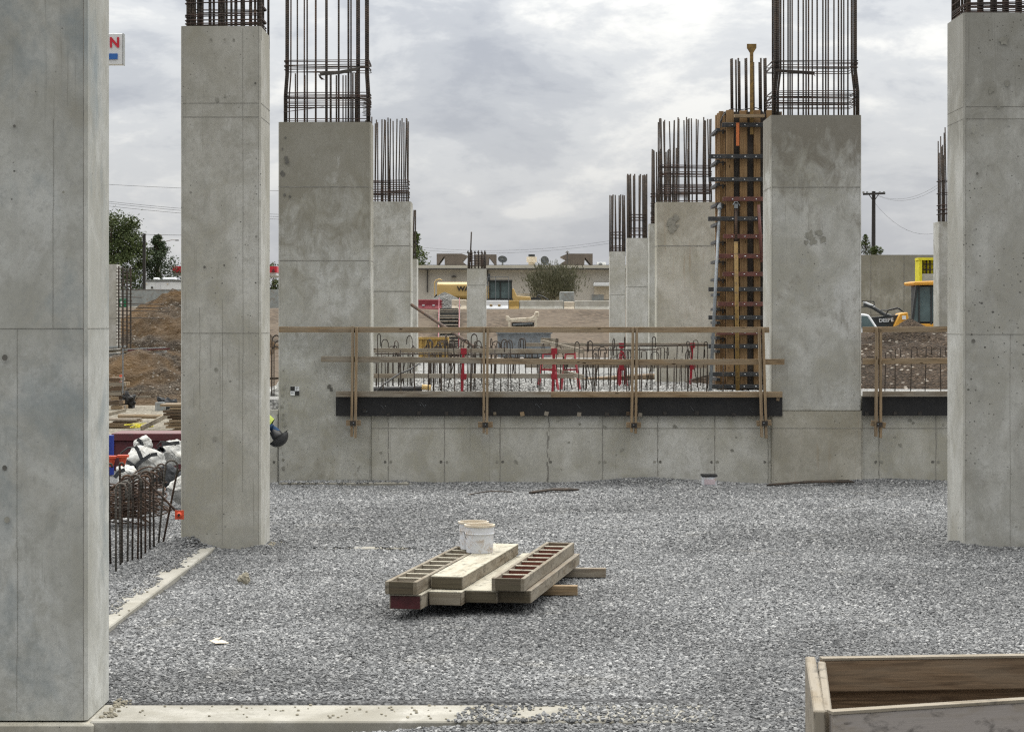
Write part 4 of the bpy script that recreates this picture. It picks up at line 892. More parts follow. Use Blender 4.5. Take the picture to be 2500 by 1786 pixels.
# ------------------------------------------------------------ foreground: beams, gravel odds
fb_ = MB(); fb_.box(-2.66, 1.4, 12.53, 13.07, -.3, .0)
single('grade_beam', fb_, M['c_beam'], 'pale concrete beam top running right from the foot of the near left column', 'beam', bevel=.01, loc=(-.3, 12.8, -.3))
fb_ = MB(); fb_.box(-3.9, -2.63, 12.49, 13.3, -.4, -.012); single('column_footing', fb_, M['c_base'], 'dark concrete footing under the near left column', 'footing', bevel=.01)
fb_ = MB(); fb_.box(-3.52, -3.27, 13.31, 21.98, -.3, .04)
single('grade_beam', fb_, M['c_beam'], 'long pale beam top running back to the foot of the tall slim column', 'beam', bevel=.01)
fb_ = MB(); fb_.box(-2.76, -1.15, 22.1, 22.3, -.2, .008); single('grade_beam', fb_, M['c_beam'], 'half-buried beam strip right of the tall slim column', 'beam', bevel=.008)
fb_ = MB(); fb_.box(-3.6, -1.6, 30.75, 31.15, -.2, .045); single('grade_beam', fb_, M['c_beam'], 'pale footing strip along the foot of the broad left column', 'beam', bevel=.008)
# scattered stones lying on the beam tops
sb = MB(); random.seed(21)
for k in range(120):
    x = random.uniform(-2.5, .4) if k < 60 else random.uniform(-1.2, .4); y = random.uniform(12.58, 13.05); r = random.uniform(.005, .013)
    if k % 4 == 0: x, y = random.uniform(-3.48, -3.26), random.uniform(14, 21.5)
    z = .04+.0 if k % 4 == 0 else .0
    a, b, c_ = [Vector((random.uniform(-1, 1), random.uniform(-1, 1), random.uniform(-.4, .4))).normalized() for _ in range(3)]
    sb.lathe((x, y, z), [(r*.5, 0), (r, r*.4), (r*.6, r*.9), (.0005, r)], 6)
for k in range(130):
    t_ = random.random(); x, y = -2.62+abs(random.gauss(0, .05)), 12.62+t_*.62
    if k > 80: x, y = -2.72+abs(random.gauss(0, .05)), 22.0+t_*.5
    r = random.uniform(.004, .015); sb.lathe((x, y, .0 if k <= 80 else .03), [(r*.6, 0), (r, r*.4), (r*.6, r*.9), (.0005, r)], 6)
o = sb.build('loose_stones', M['rock']); tag(o, 'loose stones strewn over the pale beam tops', 'gravel', kind='stuff')
def lumpy(c, rx, ry, rz, mt, name, label, cat, seed=0, n=14, amp=.35, group=None):
    mb = MB(); c = Vector(c)
    for j in range(n+1):
        th = math.pi*j/n
        for i in range(2*n):
            ph = math.pi*i/n; d = Vector((math.sin(th)*math.cos(ph), math.sin(th)*math.sin(ph), math.cos(th)))
            k = 1+amp*mn.fractal(d*1.3+Vector((seed, seed*2, 0)), .8, 2, 4)
            mb.v.append((c.x+d.x*rx*k, c.y+d.y*ry*k, c.z+d.z*rz*k))
    for j in range(n):
        for i in range(2*n):
            a = j*2*n+i; b = j*2*n+(i+1) % (2*n); mb.face([a, b, b+2*n, a+2*n])
    return mb
single('rock', lumpy((WX(597, 19.2), 19.2, .045), .060, .05, .05, None, '', '', '', 3, 10, .6), M['rock'], 'tan rock lying alone on the gravel at the left', 'rock')
for (px_, py_, r_, lab) in ((535, 1578, .06, 'white paper scrap on the gravel near the lower left'),):
    Z = 12152/(py_-790); m_ = MB(); c_ = P(px_, py_, Z); c_.z = gz(c_.x, Z)+.03
    m_.obox(c_, Vector((.05, .01, 0)), Vector((-.03, .035, .006)), Vector((0, 0, .002))); m_.obox(c_+Vector((-.03, .08, .01)), Vector((.03, -.03, 0.01)), Vector((.01, .02, .005)), Vector((0, 0, .002)))
    single('paper_scrap', m_, M['cream'], lab, 'scrap')
def lying(px0, py0, px1, py1, label, r=.01, n=1, bend=0):
    m_ = MB()
    for k in range(n):
        Za, Zb = 12152/(py0-790), 12152/(py1-790); a = P(px0+k*3, py0, Za+k*.05); b = P(px1-k*6, py1, Zb+k*.06); a.z = gz(a.x, a.y)+.03; b.z = gz(b.x, b.y)+.035
        md = (a+b)/2+Vector((0, bend, .02)); m_.tube([a, (a+md)/2+Vector((0, bend*.25, 0)), md, (b+md)/2+Vector((0, bend*.25, 0)), b], r, 6)
    single('loose_bar', m_, M['rebar'], label, 'steel bar', 'loose bars lying on the gravel')
lying(1143, 1213, 1252, 1206, 'thin curved bar lying on gravel left of centre', .008, 2, .12)
lying(1292, 1208, 1412, 1201, 'dark bundle of short bars on gravel at centre', .016, 4)
lying(1872, 1187, 2085, 1184, 'long dark bars lying at the foot of the right-hand column', .014, 3)
# tool bucket by the wall
bk = empty('tool_pail', (WX(1730, 30.9), 30.9, .06), 'white square pail with a black lip standing against the middle wall', 'pail')
MB().box(WX(1713, 30.6), WX(1748, 30.6), 30.5, 30.72, .0, WZ(1162, 30.6)).build('body', M['white'], bk, bevel=.01); MB().box(WX(1712, 30.6), WX(1750, 30.6), 30.49, 30.73, WZ(1162, 30.6), WZ(1157, 30.6)).build('lid', M['black'], bk, bevel=.004)
MB().box(WX(1718, 30.6), WX(1744, 30.6), 30.495, 30.499, .04, WZ(1168, 30.6)).build('paper_label', simple('pink_label', (.62, .52, .55), .7), bk)

# ------------------------------------------------------------ stacked forms and buckets
def form(px, py_t, ztop, hgt, width, length, dirx, ladder, mt_side, mt_top, label, end=None, nr=8, inner=None):
    Z = F*(H-ztop)/(py_t-HY); x = WX(px, Z)
    d = Vector((dirx, 1, 0)).normalized(); r = Vector((d.y, -d.x, 0)); o = Vector((x, Z, ztop-hgt))
    root = empty('column_form', o+d*length/2+r*width/2, label, 'formwork panel', 'stacked column forms')
    up = Vector((0, 0, 1)); T = .034
    def bx(name, a0, a1, b0, b1, c0, c1, mt):
        MB().obox(o+d*(a0+a1)/2+r*(b0+b1)/2+up*(c0+c1)/2, d*(a1-a0)/2, r*(b1-b0)/2, -up*(c1-c0)/2, 0).build(name, M[mt], root, bevel=.003)
    if ladder:
        bx('side_rail', 0, length, 0, T, 0, hgt, mt_side); bx('side_rail', 0, length, width-T, width, 0, hgt, mt_side)
        bx('end_rail', 0.001, T, T, width-T, .001, hgt-.001, end or 'wood_e'); bx('end_rail', length-T, length-.001, T, width-T, .001, hgt-.001, mt_side)
        for k in range(1, nr):
            a = length*k/nr; bx('rib', a, a+T, T, width-T, .004, hgt-.016, inner or mt_side); bx('rib_cap', a-.001, a+T+.001, T, width-T, hgt-.016, hgt-.005, mt_top)
        bx('face_sheet', T, length-T, T, width-T, .004, .022, inner or 'wood_g')
    else:
        bx('frame', 0, length, 0, width, 0, hgt-.012, mt_side); bx('face_sheet', -.002, length+.002, -.002, width+.002, hgt-.012, hgt, mt_top)
        bx('end_rail', -.006, -.0025, .01, width-.01, .004, hgt-.014, end or 'wood_e')
    return root
M['inred'] = wood('ladder_red_stain', (.20, .07, .045), (.12, .04, .03), (.18, .09, .06), .4)
M['redend'] = simple('red_painted_end', (.065, .008, .011), .6, var=.3, sc=12, dirt=(.07, .02, .02))
HG = .108
z2, z1 = .330, .216
form(951, 1449, z1, .125, .275, 2.75, .19, False, 'wood_w', 'wood_top', 'bottom form with a dark red end at the left of the stack', end='redend')
form(1047, 1442, z1, .118, .285, 2.65, .19, False, 'wood_w', 'wood_top', 'bottom form with a pale chipped end, second from the left in the stack', end='wood_w')
form(1136, 1439, z1, HG, .280, 2.8, .185, False, 'wood_w', 'wood_top', 'bottom form whose pale top shows between the two upper forms')
form(1216.5, 1439, z1, HG, .285, 2.8, .185, False, 'wood_w', 'wood_g', 'bottom form at the right of the stack under the open reddish form')
form(940, 1418, z2, HG, .275, 2.7, .195, True, 'wood_w', 'wood_top', 'open ribbed form with grey compartments on top at the left of the stack', nr=9, inner='wood_g', end='wood_e')
form(1052, 1405, z2, HG, .280, 2.6, .19, False, 'wood_w', 'wood_top', 'upper form with a smooth cement-coated top carrying the front bucket')
form(1200, 1410, z2, HG, .285, 2.85, .183, True, 'wood_w', 'wood_top', 'open ribbed form with red-stained compartments on top at the right', nr=9, inner='inred')
for (pa, pb_, by_, mt_, lab) in ((975, 1410, 1455, 'wood2', 'front bearer timber poking out from under the stack'), (1060, 1479, 1411, 'wood_g', 'longer rear bearer timber poking out from under the stack')):
    Z = 12152/(by_-790); m_ = MB(); m_.board(Vector((WX(pa, Z), Z+.05, .060)), Vector((WX(pb_, Z), Z-.02, .060)), .088, .088); single('bearer_timber', m_, M[mt_], lab, 'timber', 'bearers under the stack', bevel=.004)
def bucket(px_, Z, zb, label, hr):
    x = WX(px_, Z); root = empty('bucket', (x, Z, zb), label, 'bucket', 'plastic buckets on the stack'); h_ = .265
    MB().lathe((x, Z, zb), [(.0005, .0), (.122, 0), (.126, .004), (.134, h_*.66), (.142, h_*.67), (.142, h_*.70), (.137, h_*.71), (.139, h_-.02)], 32).build('body', M['white'], root, smooth=False)
    MB().lathe((x, Z, zb), [(.139, h_-.02), (.147, h_-.018), (.147, h_), (.134, h_), (.132, h_-.02), (.121, .012), (.0005, .01)], 32).build('rim', M['cream'], root)
    c_ = Vector((x, Z, zb+h_*.72)); pts = []
    for k in range(11):
        a = math.pi*k/10; pts.append(c_+Vector((-.146*math.cos(a)*math.cos(hr), -.146*math.cos(a)*math.sin(hr)-.15*math.sin(a)*.2, -.15*math.sin(a)*.9)))
    MB().tube(pts, .0028, 6).build('handle', M['rebar'], root); return root
bucket(1171, 18.92, z2+.001, 'white plastic bucket in front, standing on the cement-coated form', 0.2)
b_ = bucket(1156, 19.215, z2+.001, 'white plastic bucket behind, half hidden by the front bucket', 1.2)

# ------------------------------------------------------------ near wooden box, lower right
cr_ = empty('form_box', (1.9, 8.4, 0), 'weathered open wooden box in the lower right corner', 'wooden box')
zt = 1.0
def Pz(px, py, z): Z = F*(H-z)/(py-HY); return Vector((WX(px, Z), Z, z))
A = Pz(2026, 1736, zt); B = Pz(2560, 1702, zt); Cc = Pz(2004, 1608, zt); D = Pz(2560, 1600, zt)
B = A+(B-A).normalized()*1.7; D = Cc+(D-Cc).normalized()*1.7
up = Vector((0, 0, 1))
def plank(p, q, zhi, zlo, th, name, mt):
    a = Vector((p.x, p.y, (zhi+zlo)/2)); b = Vector((q.x, q.y, (zhi+zlo)/2)); MB().board(a, b, zhi-zlo, th).build(name, M[mt], cr_, bevel=.006)
M['crate_out'] = wood('crate_front_weathered', (.30, .25, .19), (.20, .16, .12), (.36, .33, .30), .7, paint=(.35, .32, .30))
M['crate_top'] = wood('crate_edge_pale', (.28, .24, .18), (.17, .135, .09), (.30, .27, .22), .7, paint=(.27, .24, .195))
plank(A+Vector((.004, 0, 0)), B, zt-.005, .03, .042, 'side', 'crate_out'); plank(Cc, D, zt, zt-.145, .05, 'side', 'wood_crate'); plank(Cc+Vector((0, .03, 0)), D+Vector((0, .03, 0)), zt-.147, .03, .03, 'side', 'wood_crate')
plank(A+Vector((-.040, .0, 0)), Cc+Vector((-.040, 0.05, 0)), zt+.004, .03, .045, 'side', 'crate_top')
plank(A+Vector((-.001, .05, 0)), Cc+Vector((-.001, -.03, 0)), zt-.004, .25, .035, 'side', 'crate_top')
MB().board(Vector((A.x, A.y, zt-.002)), Vector((B.x, B.y, zt-.002)), .05, .012, up=(B-A).cross(up).normalized()).build('top_edge', M['crate_top'], cr_)
MB().board(Vector((Cc.x, Cc.y, zt+.003)), Vector((D.x, D.y, zt+.003)), .055, .010, up=(D-Cc).cross(up).normalized()).build('top_edge', M['crate_top'], cr_)
plank(B, D, zt-.004, .03, .04, 'side', 'crate_out')

exec_rest = True
# ------------------------------------------------------------ left gap, near
LD = 'rusty hooked dowel standing in the gravel left of the tall slim column'
def lhook(px_top, py_top, px_b, py_b, r_, out_, mt='rebar', br=.011, label=LD, group='hooked dowels left of the slim column', rot=0.0):
    Z = 12152/(py_b-HY); b = P(px_b, py_b, Z); t = P(px_top, py_top, Z); h = (t-b).length; ang = math.atan2(t.x-b.x, t.z-b.z)
    o = MB().tube(hook_pts(h, r_, out_), br, 7).build('hooked_dowel', M[mt], smooth=True); o.location = b-Vector((0, 0, 0)); o.rotation_euler = (0, ang, rot); tag(o, label, 'dowel', group)
for a in ((283, 1180, 283, 1408, .05, .1), (292, 1175, 294, 1394, .055, .12), (297, 1160, 298, 1386, .06, .1), (315, 1158, 311, 1386, .06, .08), (325, 1165, 323, 1382, .05, .1), (340, 1160, 336, 1380, .06, .1), (344, 1150, 345, 1377, .055, .12), (355, 1152, 355, 1364, .06, .1), (366, 1145, 366, 1353, .055, .1), (374, 1140, 376, 1348, .05, .1), (383, 1132, 383, 1240, .06, .1)):
    lhook(*a, mt=random.choice(['rebar', 'rebar_g', 'rebar_b']))
lhook(405, 1122, 386, 1338, .068, .1, 'rebar_g', .012, 'grey hooked dowel leaning right, with the tallest bend of its row')
lhook(434, 1144, 396, 1336, .062, .12, 'rebar_b', .012, 'rusty hooked dowel whose bend crosses in front of the slim column')
Zc = 21.0
cb = MB().tube([P(270, 1195, Zc), P(300, 1170, Zc), P(330, 1160, Zc), P(350, 1168, Zc), P(395, 1210, Zc), P(437, 1255, Zc)], .012, 7).build('bent_bar', M['rebar_b'], smooth=True); tag(cb, 'long bent bar bowing out to a red safety cap', 'steel bar')
cap = MB(); cc_ = P(438, 1256, Zc-.05); cap.obox(cc_, Vector((.047, 0, 0)), Vector((0, 0, .047)), Vector((0, .006, 0))); cap.lathe((cc_.x, cc_.y, cc_.z), [(.001, 0)], 3)
cap.tube([cc_+Vector((0, -.035, 0)), cc_+Vector((0, -.0, 0))], .019, 14, r2=.034)
single('bar_protector', cap, M['orange'], 'square red rebar cap in front of the slim column', 'rebar cap', 'rebar caps')
single('cap_hole', MB().tube([cc_+Vector((0, -.040, 0)), cc_+Vector((0, -.036, 0))], .013, 12), M['ink'], 'dark bar end inside the square red rebar cap', 'bar end')
for (px_, py_, lab) in ((272, 1122, 'orange rebar cap nearest the left column'), (300, 1120, 'orange flared rebar cap on a standing bar')):
    c_ = P(px_, py_, 20.5); m_ = MB(); m_.obox(c_+Vector((0, 0, .03)), Vector((.055, .0, 0)), Vector((0, .05, 0)), Vector((0, 0, .012))); m_.tube([c_+Vector((0, 0, -.07)), c_+Vector((0, 0, .02))], .022, 10, r2=.045)
    single('bar_protector', m_, M['orange'], lab, 'rebar cap', 'rebar caps')
    lhook(px_-8, py_+10, px_-2, 1390, .02, .02, 'rebar', .012, 'straight bar under the '+lab.split(' ')[0]+' cap, '+('nearest the left column' if px_ < 290 else 'second from the left column'), 'capped bars at the left')
# rebar coil heap: built as looping wires
ch = MB(); random.seed(5)
for k in range(46):
    cx_, cy_ = WX(305, 24.6)+random.uniform(-.12, .12), 24.7+random.uniform(-.2, .2); zz = random.uniform(.05, .48); ra = random.uniform(.22, .46)
    st_ = random.uniform(0, 6); ln = random.uniform(2.5, 6); pts = []
    for j in range(16):
        a = st_+ln*j/15; pts.append((cx_+ra*math.cos(a), cy_+ra*.7*math.sin(a), zz+.05*math.sin(a*1.5+k)))
    ch.tube(pts, .009, 5)
for k in range(16):
    x0_ = random.uniform(262, 330); z0_ = random.uniform(1150, 1260); pts = [P(x0_, z0_+random.uniform(0, 40), 24.3), P(x0_+random.uniform(20, 50), z0_-random.uniform(5, 45), 24.5), P(x0_+random.uniform(60, 95), z0_+random.uniform(-30, 35), 24.2)]
    q_ = [pts[0].lerp(pts[1], t_).lerp(pts[1].lerp(pts[2], t_), t_) for t_ in (0, .2, .4, .6, .8, 1)]; ch.tube(q_, .010, 5)
for k in range(9):
    a = random.uniform(-.5, .5); ch.tube([(WX(290, 24.4), 24.4+a*.5, .25+k*.03), (WX(350, 24.2), 24.2+a*.3, .30+k*.04), (WX(398, 23.8), 23.8+a*.2, .20+k*.07)], .009, 5)
single('rebar_heap', ch, M['rebar_b'], 'tangled heap of rusty bars and ties behind the left dowels', 'rebar heap', smooth=True)
# bulk bags
def crumple(c, rx, ry, rz, seed):
    """slumped sack: flat cloth panels meeting in creases (a rounded polytope) with fine wrinkles"""
    rg = random.Random(int(seed*10)); mb = MB(); n = 48; c = Vector(c)
    pl = []
    for k in range(30):
        d = Vector((rg.gauss(0, 1), rg.gauss(0, 1), rg.gauss(0, .8))).normalized(); pl.append((d, rg.uniform(.62, 1.08)))
    for j in range(n+1):
        th = math.pi*j/n
        for i in range(2*n):
            ph = math.pi*i/n; d = Vector((math.sin(th)*math.cos(ph), math.sin(th)*math.sin(ph), math.cos(th)))
            dw = (d+Vector((mn.noise(d*2+Vector((seed, 0, 0))), mn.noise(d*2+Vector((0, seed, 4))), mn.noise(d*2+Vector((7, 0, seed)))))*.35).normalized()
            k = sum((max(dw.dot(p), 0)/h)**22 for p, h in pl)**(-1/22)
            w_ = Vector((dw.x*5+dw.z*2, dw.y*5, dw.z*1.6-dw.x)); k *= 1-.10*abs(mn.noise(w_+Vector((seed, seed, 0))))+.05*mn.noise(dw*1.5)
            mb.v.append((c.x+d.x*rx*k, c.y+d.y*ry*k, max(.0, c.z+d.z*rz*k)))
    for j in range(n):
        for i in range(2*n):
            a = j*2*n+i; b = j*2*n+(i+1) % (2*n); mb.face([a, b, b+2*n, a+2*n])
    return mb
def bag(px_, pyc, Z, wpx, hpx, seed, label, straps, dy=.35):
    root = empty('bulk_bag', (WX(px_, Z), Z, 0), label, 'bulk bag', 'emptied bulk bags')
    s = Z/F; crumple((WX(px_, Z), Z+dy, WZ(pyc, Z)), wpx*s, dy, hpx*s, seed).build('sack', M['fabric'], root, smooth=False)
    for pts in straps:
        pw = [P(a, b, Z-.06+.0) for a, b in pts]; m_ = MB()
        for p, q in zip(pw, pw[1:]): m_.board(p, q, .014, .05*1.0, up=Vector((0, 1, 0)))
        m_.build('strap', M['strap'], root)
    return root
bag(345, 1130, 27.2, 62, 50, 2.0, 'largest white bulk bag slumped in front of the maroon box', [[(330, 1088), (338, 1100), (346, 1120)], [(318, 1150), (345, 1125), (368, 1110), (384, 1108)], [(308, 1125), (322, 1133), (334, 1148)]])
bag(345, 1085, 28.0, 26, 18, 5.0, 'white bag peak rising behind the largest bulk bag', [[(335, 1072), (345, 1078), (347, 1090)]], .2)
bag(412, 1105, 28.4, 34, 34, 8.0, 'white bulk bag with knotted black straps beside the slim column', [[(368, 1095), (385, 1102), (400, 1096)], [(395, 1085), (410, 1083), (438, 1080)], [(385, 1100), (392, 1090), (402, 1103)]])
bag(428, 1195, 26.4, 32, 34, 11.0, 'low white bag at the foot of the pile next to the slim column', [[(372, 1180), (380, 1188), (388, 1186)]], .25)
bag(300, 1170, 26.5, 34, 30, 14.0, 'white bag at the left of the pile behind the capped bars', [[(280, 1165), (292, 1150), (305, 1146)]], .3)
single('black_sheet', crumple((WX(408, 26.9), 27.1, .42), .22, .2, .22, 4.2), M['strap'], 'crumpled dark sheet between the bulk bags', 'plastic sheet')
hs = MB(); hs.tube([P(292, 1130, 27), P(296, 1105, 27), P(312, 1093, 27), P(335, 1090, 27)], .012, 7); hs.tube([P(382, 1090, 27.4), P(392, 1078, 27.4), P(410, 1079, 27.4), P(430, 1086, 27.4)], .010, 7)
single('hose', hs, M['black'], 'black hose looping around the white bulk bags', 'hose', smooth=True)
# maroon box
jb = empty('steel_box', (WX(360, 34), 34.4, 0), 'long maroon steel box behind the white bulk bags', 'steel box')
a_, b_2 = WX(276, 34), WX(470, 34); MB().box(a_, b_2, 34, 34.8, -.05, WZ(1076, 34)).build('body', M['maroon'], jb, bevel=.01); MB().box(a_-.02, b_2+.02, 33.95, 34.85, WZ(1075.5, 34), WZ(1057, 34)).build('lid', M['maroon'], jb, bevel=.01)
for p in (276.5, 340, 400): MB().box(WX(p, 34), WX(p+3, 34), 33.97, 33.998, 0, WZ(1077, 34)).build('rib', M['maroon'], jb)
single('drum', MB().cyl((WX(266, 33), 33, 0), .085, WZ(1062, 33), 16), M['blue'], 'blue drum edge beside the near left column', 'drum', smooth=False)
# middle distance of the left yard
def at0(px_, py_): Z = F*H/(py_-HY); return Vector((WX(px_, Z), Z, 0))
def slats(px0, px1, py_b, n, h, label, mt='wood', ln=.5, name='lumber_stack', skew=.15):
    c0, c1 = at0(px0, py_b), at0(px1, py_b); m = MB(); root = empty(name, ((c0.x+c1.x)/2, c0.y+ln/2, 0), label, 'lumber stack')
    for k in range(n):
        z = h*(k+.5)/n; a = c0+Vector((random.uniform(-skew, skew), 0, z)); b = c1+Vector((random.uniform(-skew, skew), 0, z))
        for r_ in range(3): MB().board(a+Vector((0, ln*r_/2+random.uniform(-.05, .05), 0)), b+Vector((0, ln*r_/2, 0)), h/n*.72, ln*.3).build('board', M[random.choice([mt, 'wood_g', 'wood_d'])], root)
    return root
slats(408, 470, 1053, 9, WZ(985, 46.2), 'tall untidy lumber stack beside the slim column', 'wood', .7)
slats(262, 325, 1045, 5, .22, 'low stack of boards left of the yellow strap', 'wood', .6)
slats(262, 296, 1000, 7, .95, 'stack of boards on bearers behind the orange marker post', 'wood2', .6)
single('timber_pole', MB().tube([at0(290, 1027)+Vector((0, 0, .12)), at0(408, 1030)+Vector((0, 0, .14))], .055, 10), M['wood'], 'round timber pole lying across the yard', 'pole')
single('plank', MB().board(at0(345, 1056)+Vector((0, 0, .1)), at0(415, 1040)+Vector((0, 0, .3)), .11, .04), M['wood_w'], 'pale plank sloping up to the lumber stack', 'plank')
single('plank', MB().board(at0(270, 1040)+Vector((0, -.3, .3)), at0(312, 1034)+Vector((0, -.3, .35)), .08, .04), M['wood_w'], 'pale plank lying on the low board stack', 'plank')
yy_ = MB(); random.seed(9)
for k in range(7):
    c_ = at0(341, 1048)+Vector((random.uniform(-.2, .2), random.uniform(-.2, .2), .06)); pts = [(c_.x+.2*math.cos(t_*.6+k), c_.y+.3*math.sin(t_*.6+k), c_.z+.012*k) for t_ in range(11)]; yy_.tube(pts, .006, 5)
single('strap_coil', yy_, M['ylwcloth'], 'coil of yellow strap lying on the ground', 'strap')
mk = empty('marker_post', at0(295, 985), 'slim orange marker post with white bands in front of the dirt pile', 'marker post')
p_ = at0(295, 985); MB().tube([p_, p_+Vector((0, 0, .9))], .045, 12).build('body', M['orange'], mk); MB().tube([p_, p_+Vector((0, 0, .06))], .12, 10).build('base', M['black'], mk)
for z_ in (.55, .7): MB().tube([p_+Vector((0, 0, z_)), p_+Vector((0, 0, z_+.06))], .048, 12).build('band', M['whiteclean'], mk)
single('tool_bag', lumpy(at0(313, 995)+Vector((0, 0, .15)), .22, .2, .24, None, '', '', '', 2, 14, .8), M['black'], 'black bag dumped on the tan yard', 'bag')
single('tarp', lumpy(at0(405, 1000)+Vector((0, 0, .1)), .30, .4, .28, None, '', '', '', 5, 14, .8), M['strap'], 'dark tarpaulin heap at the edge of the yard', 'tarpaulin')
single('concrete_block', MB().obox(at0(392, 1003)+Vector((0, 0, .12)), Vector((.12, .05, 0)), Vector((-.05, .12, 0)), Vector((0, 0, .13))), M['galv'], 'grey block beside the dark tarpaulin', 'block')
sw_ = empty('sawhorse', at0(310, 985), 'low trestle of two horizontal boards by the dirt pile', 'sawhorse')
for yq, (pa, pb_) in ((955, (272, 350)), (968, (280, 367))): MB().board(P(pa, yq, 60), P(pb_, yq, 60), .05, .04).build('board', M['wood_g'], sw_)
for pa, pb_ in ((310, 330), (345, 325)): MB().tube([P(pa, 955, 60), P(pb_, 985, 60)], .015, 6).build('leg', M['rebar_b'], sw_)
mound('dirt_pile', WX(345, 62), 64.5, 5.2, 3.6, 1.75, -.02, G['dirt_s'], 'lower dirt pile studded with pale stones behind the yard', 'dirt pile', 90, .11, peak=(-.12, 0))
mound('dirt_pile', WX(440, 80), 82, 5.6, 10, 3.3, .6, G['dirt_s'], 'high orange-brown dirt pile in front of the white trailer', 'dirt pile', 90, .10, peak=(-.05, 0))
cg = empty('sheet_piling', (WX(330, 68), 68, .8), 'stack of corrugated steel sheets lying behind the lower dirt pile', 'steel sheets')
for k in range(5):
    for q, (pa, pb_) in enumerate(((262, 322), (310, 418))):
        yb2 = 893-k*9-(4 if q else 8); za = WZ(yb2, 68.5+.2*k)
        m_ = MB(); nseg = 5
        for j in range(nseg): m_.board(Vector((WX(pa, 68)+.05*j, 67.2+j*.12, za+(j % 2)*.04)), Vector((WX(pb_, 68)-.03*k, 67.2+j*.12, za+.06+(j % 2)*.04)), .03, .13)
        m_.build('sheet', M['galv'] if (k+q) % 3 else M['wood_w'], cg)
MB().board(P(312, 855, 66.9), P(415, 851, 66.9), .05, .02).build('sheet', M['maroon'], cg)
for a, b in (((383, 865), (377, 895)), ((386, 868), (392, 894)), ((384, 868), (384, 893))): MB().board(P(a[0], a[1], 66.5), P(b[0], b[1], 66.5), .04, .04, up=Vector((1, 0, 0))).build('stake', M['wood_w'], cg)
rm = empty('rebar_mat', (WX(305, 49), 49, 0), 'upright rebar mat beside the plain low column', 'rebar mat')
for p in (290, 300, 310, 319): MB().tube([P(p, 850, 49), P(p, 650-(0 if p != 310 else -10), 49)], .02, 6).build('bar', M['rebar'], rm)
for k in range(22):
    y_ = 655+k*8.6; MB().tube([P(284, y_, 48.9), P(random.choice([322, 322, 345, 400, 415]) if 680 < y_ < 800 else 322, y_+random.uniform(-1, 5), 49.4)], .012, 5).build('bar', M['rebar'], rm)
sg = single('site_sign', MB().box(WX(290, 56), WX(309, 56), 56, 56.04, WZ(749, 56), WZ(729, 56)), M['green'], 'small green sign with a white figure behind the rebar mat', 'sign')
MB().tube([P(300, 749, 56.03), P(300, 960, 56.03)], .02, 6).build('post', M['steel'], sg)
m_ = MB(); m_.tube([P(298, 735, 55.99), P(298, 743, 55.99)], .045, 6); m_.box(WX(295, 56), WX(302, 56), 55.985, 55.995, WZ(747, 56), WZ(744, 56)); m_.build('emblem', M['whiteclean'], sg)

# ------------------------------------------------------------ bending worker half hidden by the slim column
def person():
    Z = 30.2; fx = WX(664, Z)
    root = bpy.data.meshes.new('person'); 
    V = {'pel': (-.30, .10, .86), 'spn': (-.14, .08, .98), 'chs': (.02, .06, .99), 'nck': (.13, .05, .90), 'hd': (.21, .04, .80), 'hd2': (.26, .03, .72),
         'hl': (-.30, .00, .82), 'hr': (-.30, .20, .82), 'kl': (-.10, -.03, .47), 'kr': (-.22, .24, .45), 'al': (-.16, -.02, .09), 'ar': (-.34, .24, .09), 'tl': (.02, -.05, .045), 'tr': (-.16, .22, .045),
         'sl': (.04, -.12, .93), 'sr': (.04, .24, .93), 'el': (-.06, -.17, .70), 'er': (-.08, .27, .70), 'wl': (-.06, -.12, .47), 'wr': (-.08, .22, .47), 'ml': (-.05, -.10, .40), 'mr': (-.07, .20, .40)}
    E = [('pel', 'spn'), ('spn', 'chs'), ('chs', 'nck'), ('nck', 'hd'), ('hd', 'hd2'), ('pel', 'hl'), ('pel', 'hr'), ('hl', 'kl'), ('hr', 'kr'), ('kl', 'al'), ('kr', 'ar'), ('al', 'tl'), ('ar', 'tr'), ('chs', 'sl'), ('chs', 'sr'), ('sl', 'el'), ('sr', 'er'), ('el', 'wl'), ('er', 'wr'), ('wl', 'ml'), ('wr', 'mr')]
    rad = dict(pel=.145, spn=.135, chs=.145, nck=.06, hd=.085, hd2=.075, hl=.10, hr=.10, kl=.065, kr=.065, al=.045, ar=.045, tl=.04, tr=.04, sl=.07, sr=.07, el=.045, er=.045, wl=.03, wr=.03, ml=.038, mr=.038)
    names = list(V); idx = {n: i for i, n in enumerate(names)}; verts = [V[n] for n in names]; edges = [(idx[a], idx[b]) for a, b in E]; rr = [rad[n] for n in names]
    for w, s in (('ml', -1), ('mr', 1)):      # five fingers per hand
        base = Vector(V[w])
        for k in range(5):
            off = Vector((.012*(k-2), .014*(k-2)*.8, 0)); a = len(verts)
            L = (.050, .075, .082, .076, .060)[k]
            d = Vector((.35 if k else .9, 0, -1)).normalized()
            verts += [tuple(base+off), tuple(base+off+d*L*.5), tuple(base+off+d*L+Vector((-.01, 0, 0)))]; rr += [.012, .009, .008]
            edges += [(idx[w], a), (a, a+1), (a+1, a+2)]
    root.from_pydata([tuple(Vector(v)) for v in verts], edges, [])
    for m in ('denim',): root.materials.append(M[m])
    o = bpy.data.objects.new('person', root); COL.objects.link(o); o.location = (fx-.13, Z, .02)
    sk = o.modifiers.new('skin', 'SKIN'); sk.use_smooth_shade = True
    for i, sv in enumerate(root.skin_vertices[0].data): sv.radius = (rr[i], rr[i]); sv.use_root = (i == 0)
    ss = o.modifiers.new('sub', 'SUBSURF'); ss.levels = 2; ss.render_levels = 2
    tag(o, 'worker in blue clothes, lime vest and dark hard hat bending over behind the slim column', 'person')
    return o
po = person(); L0 = po.location.copy()
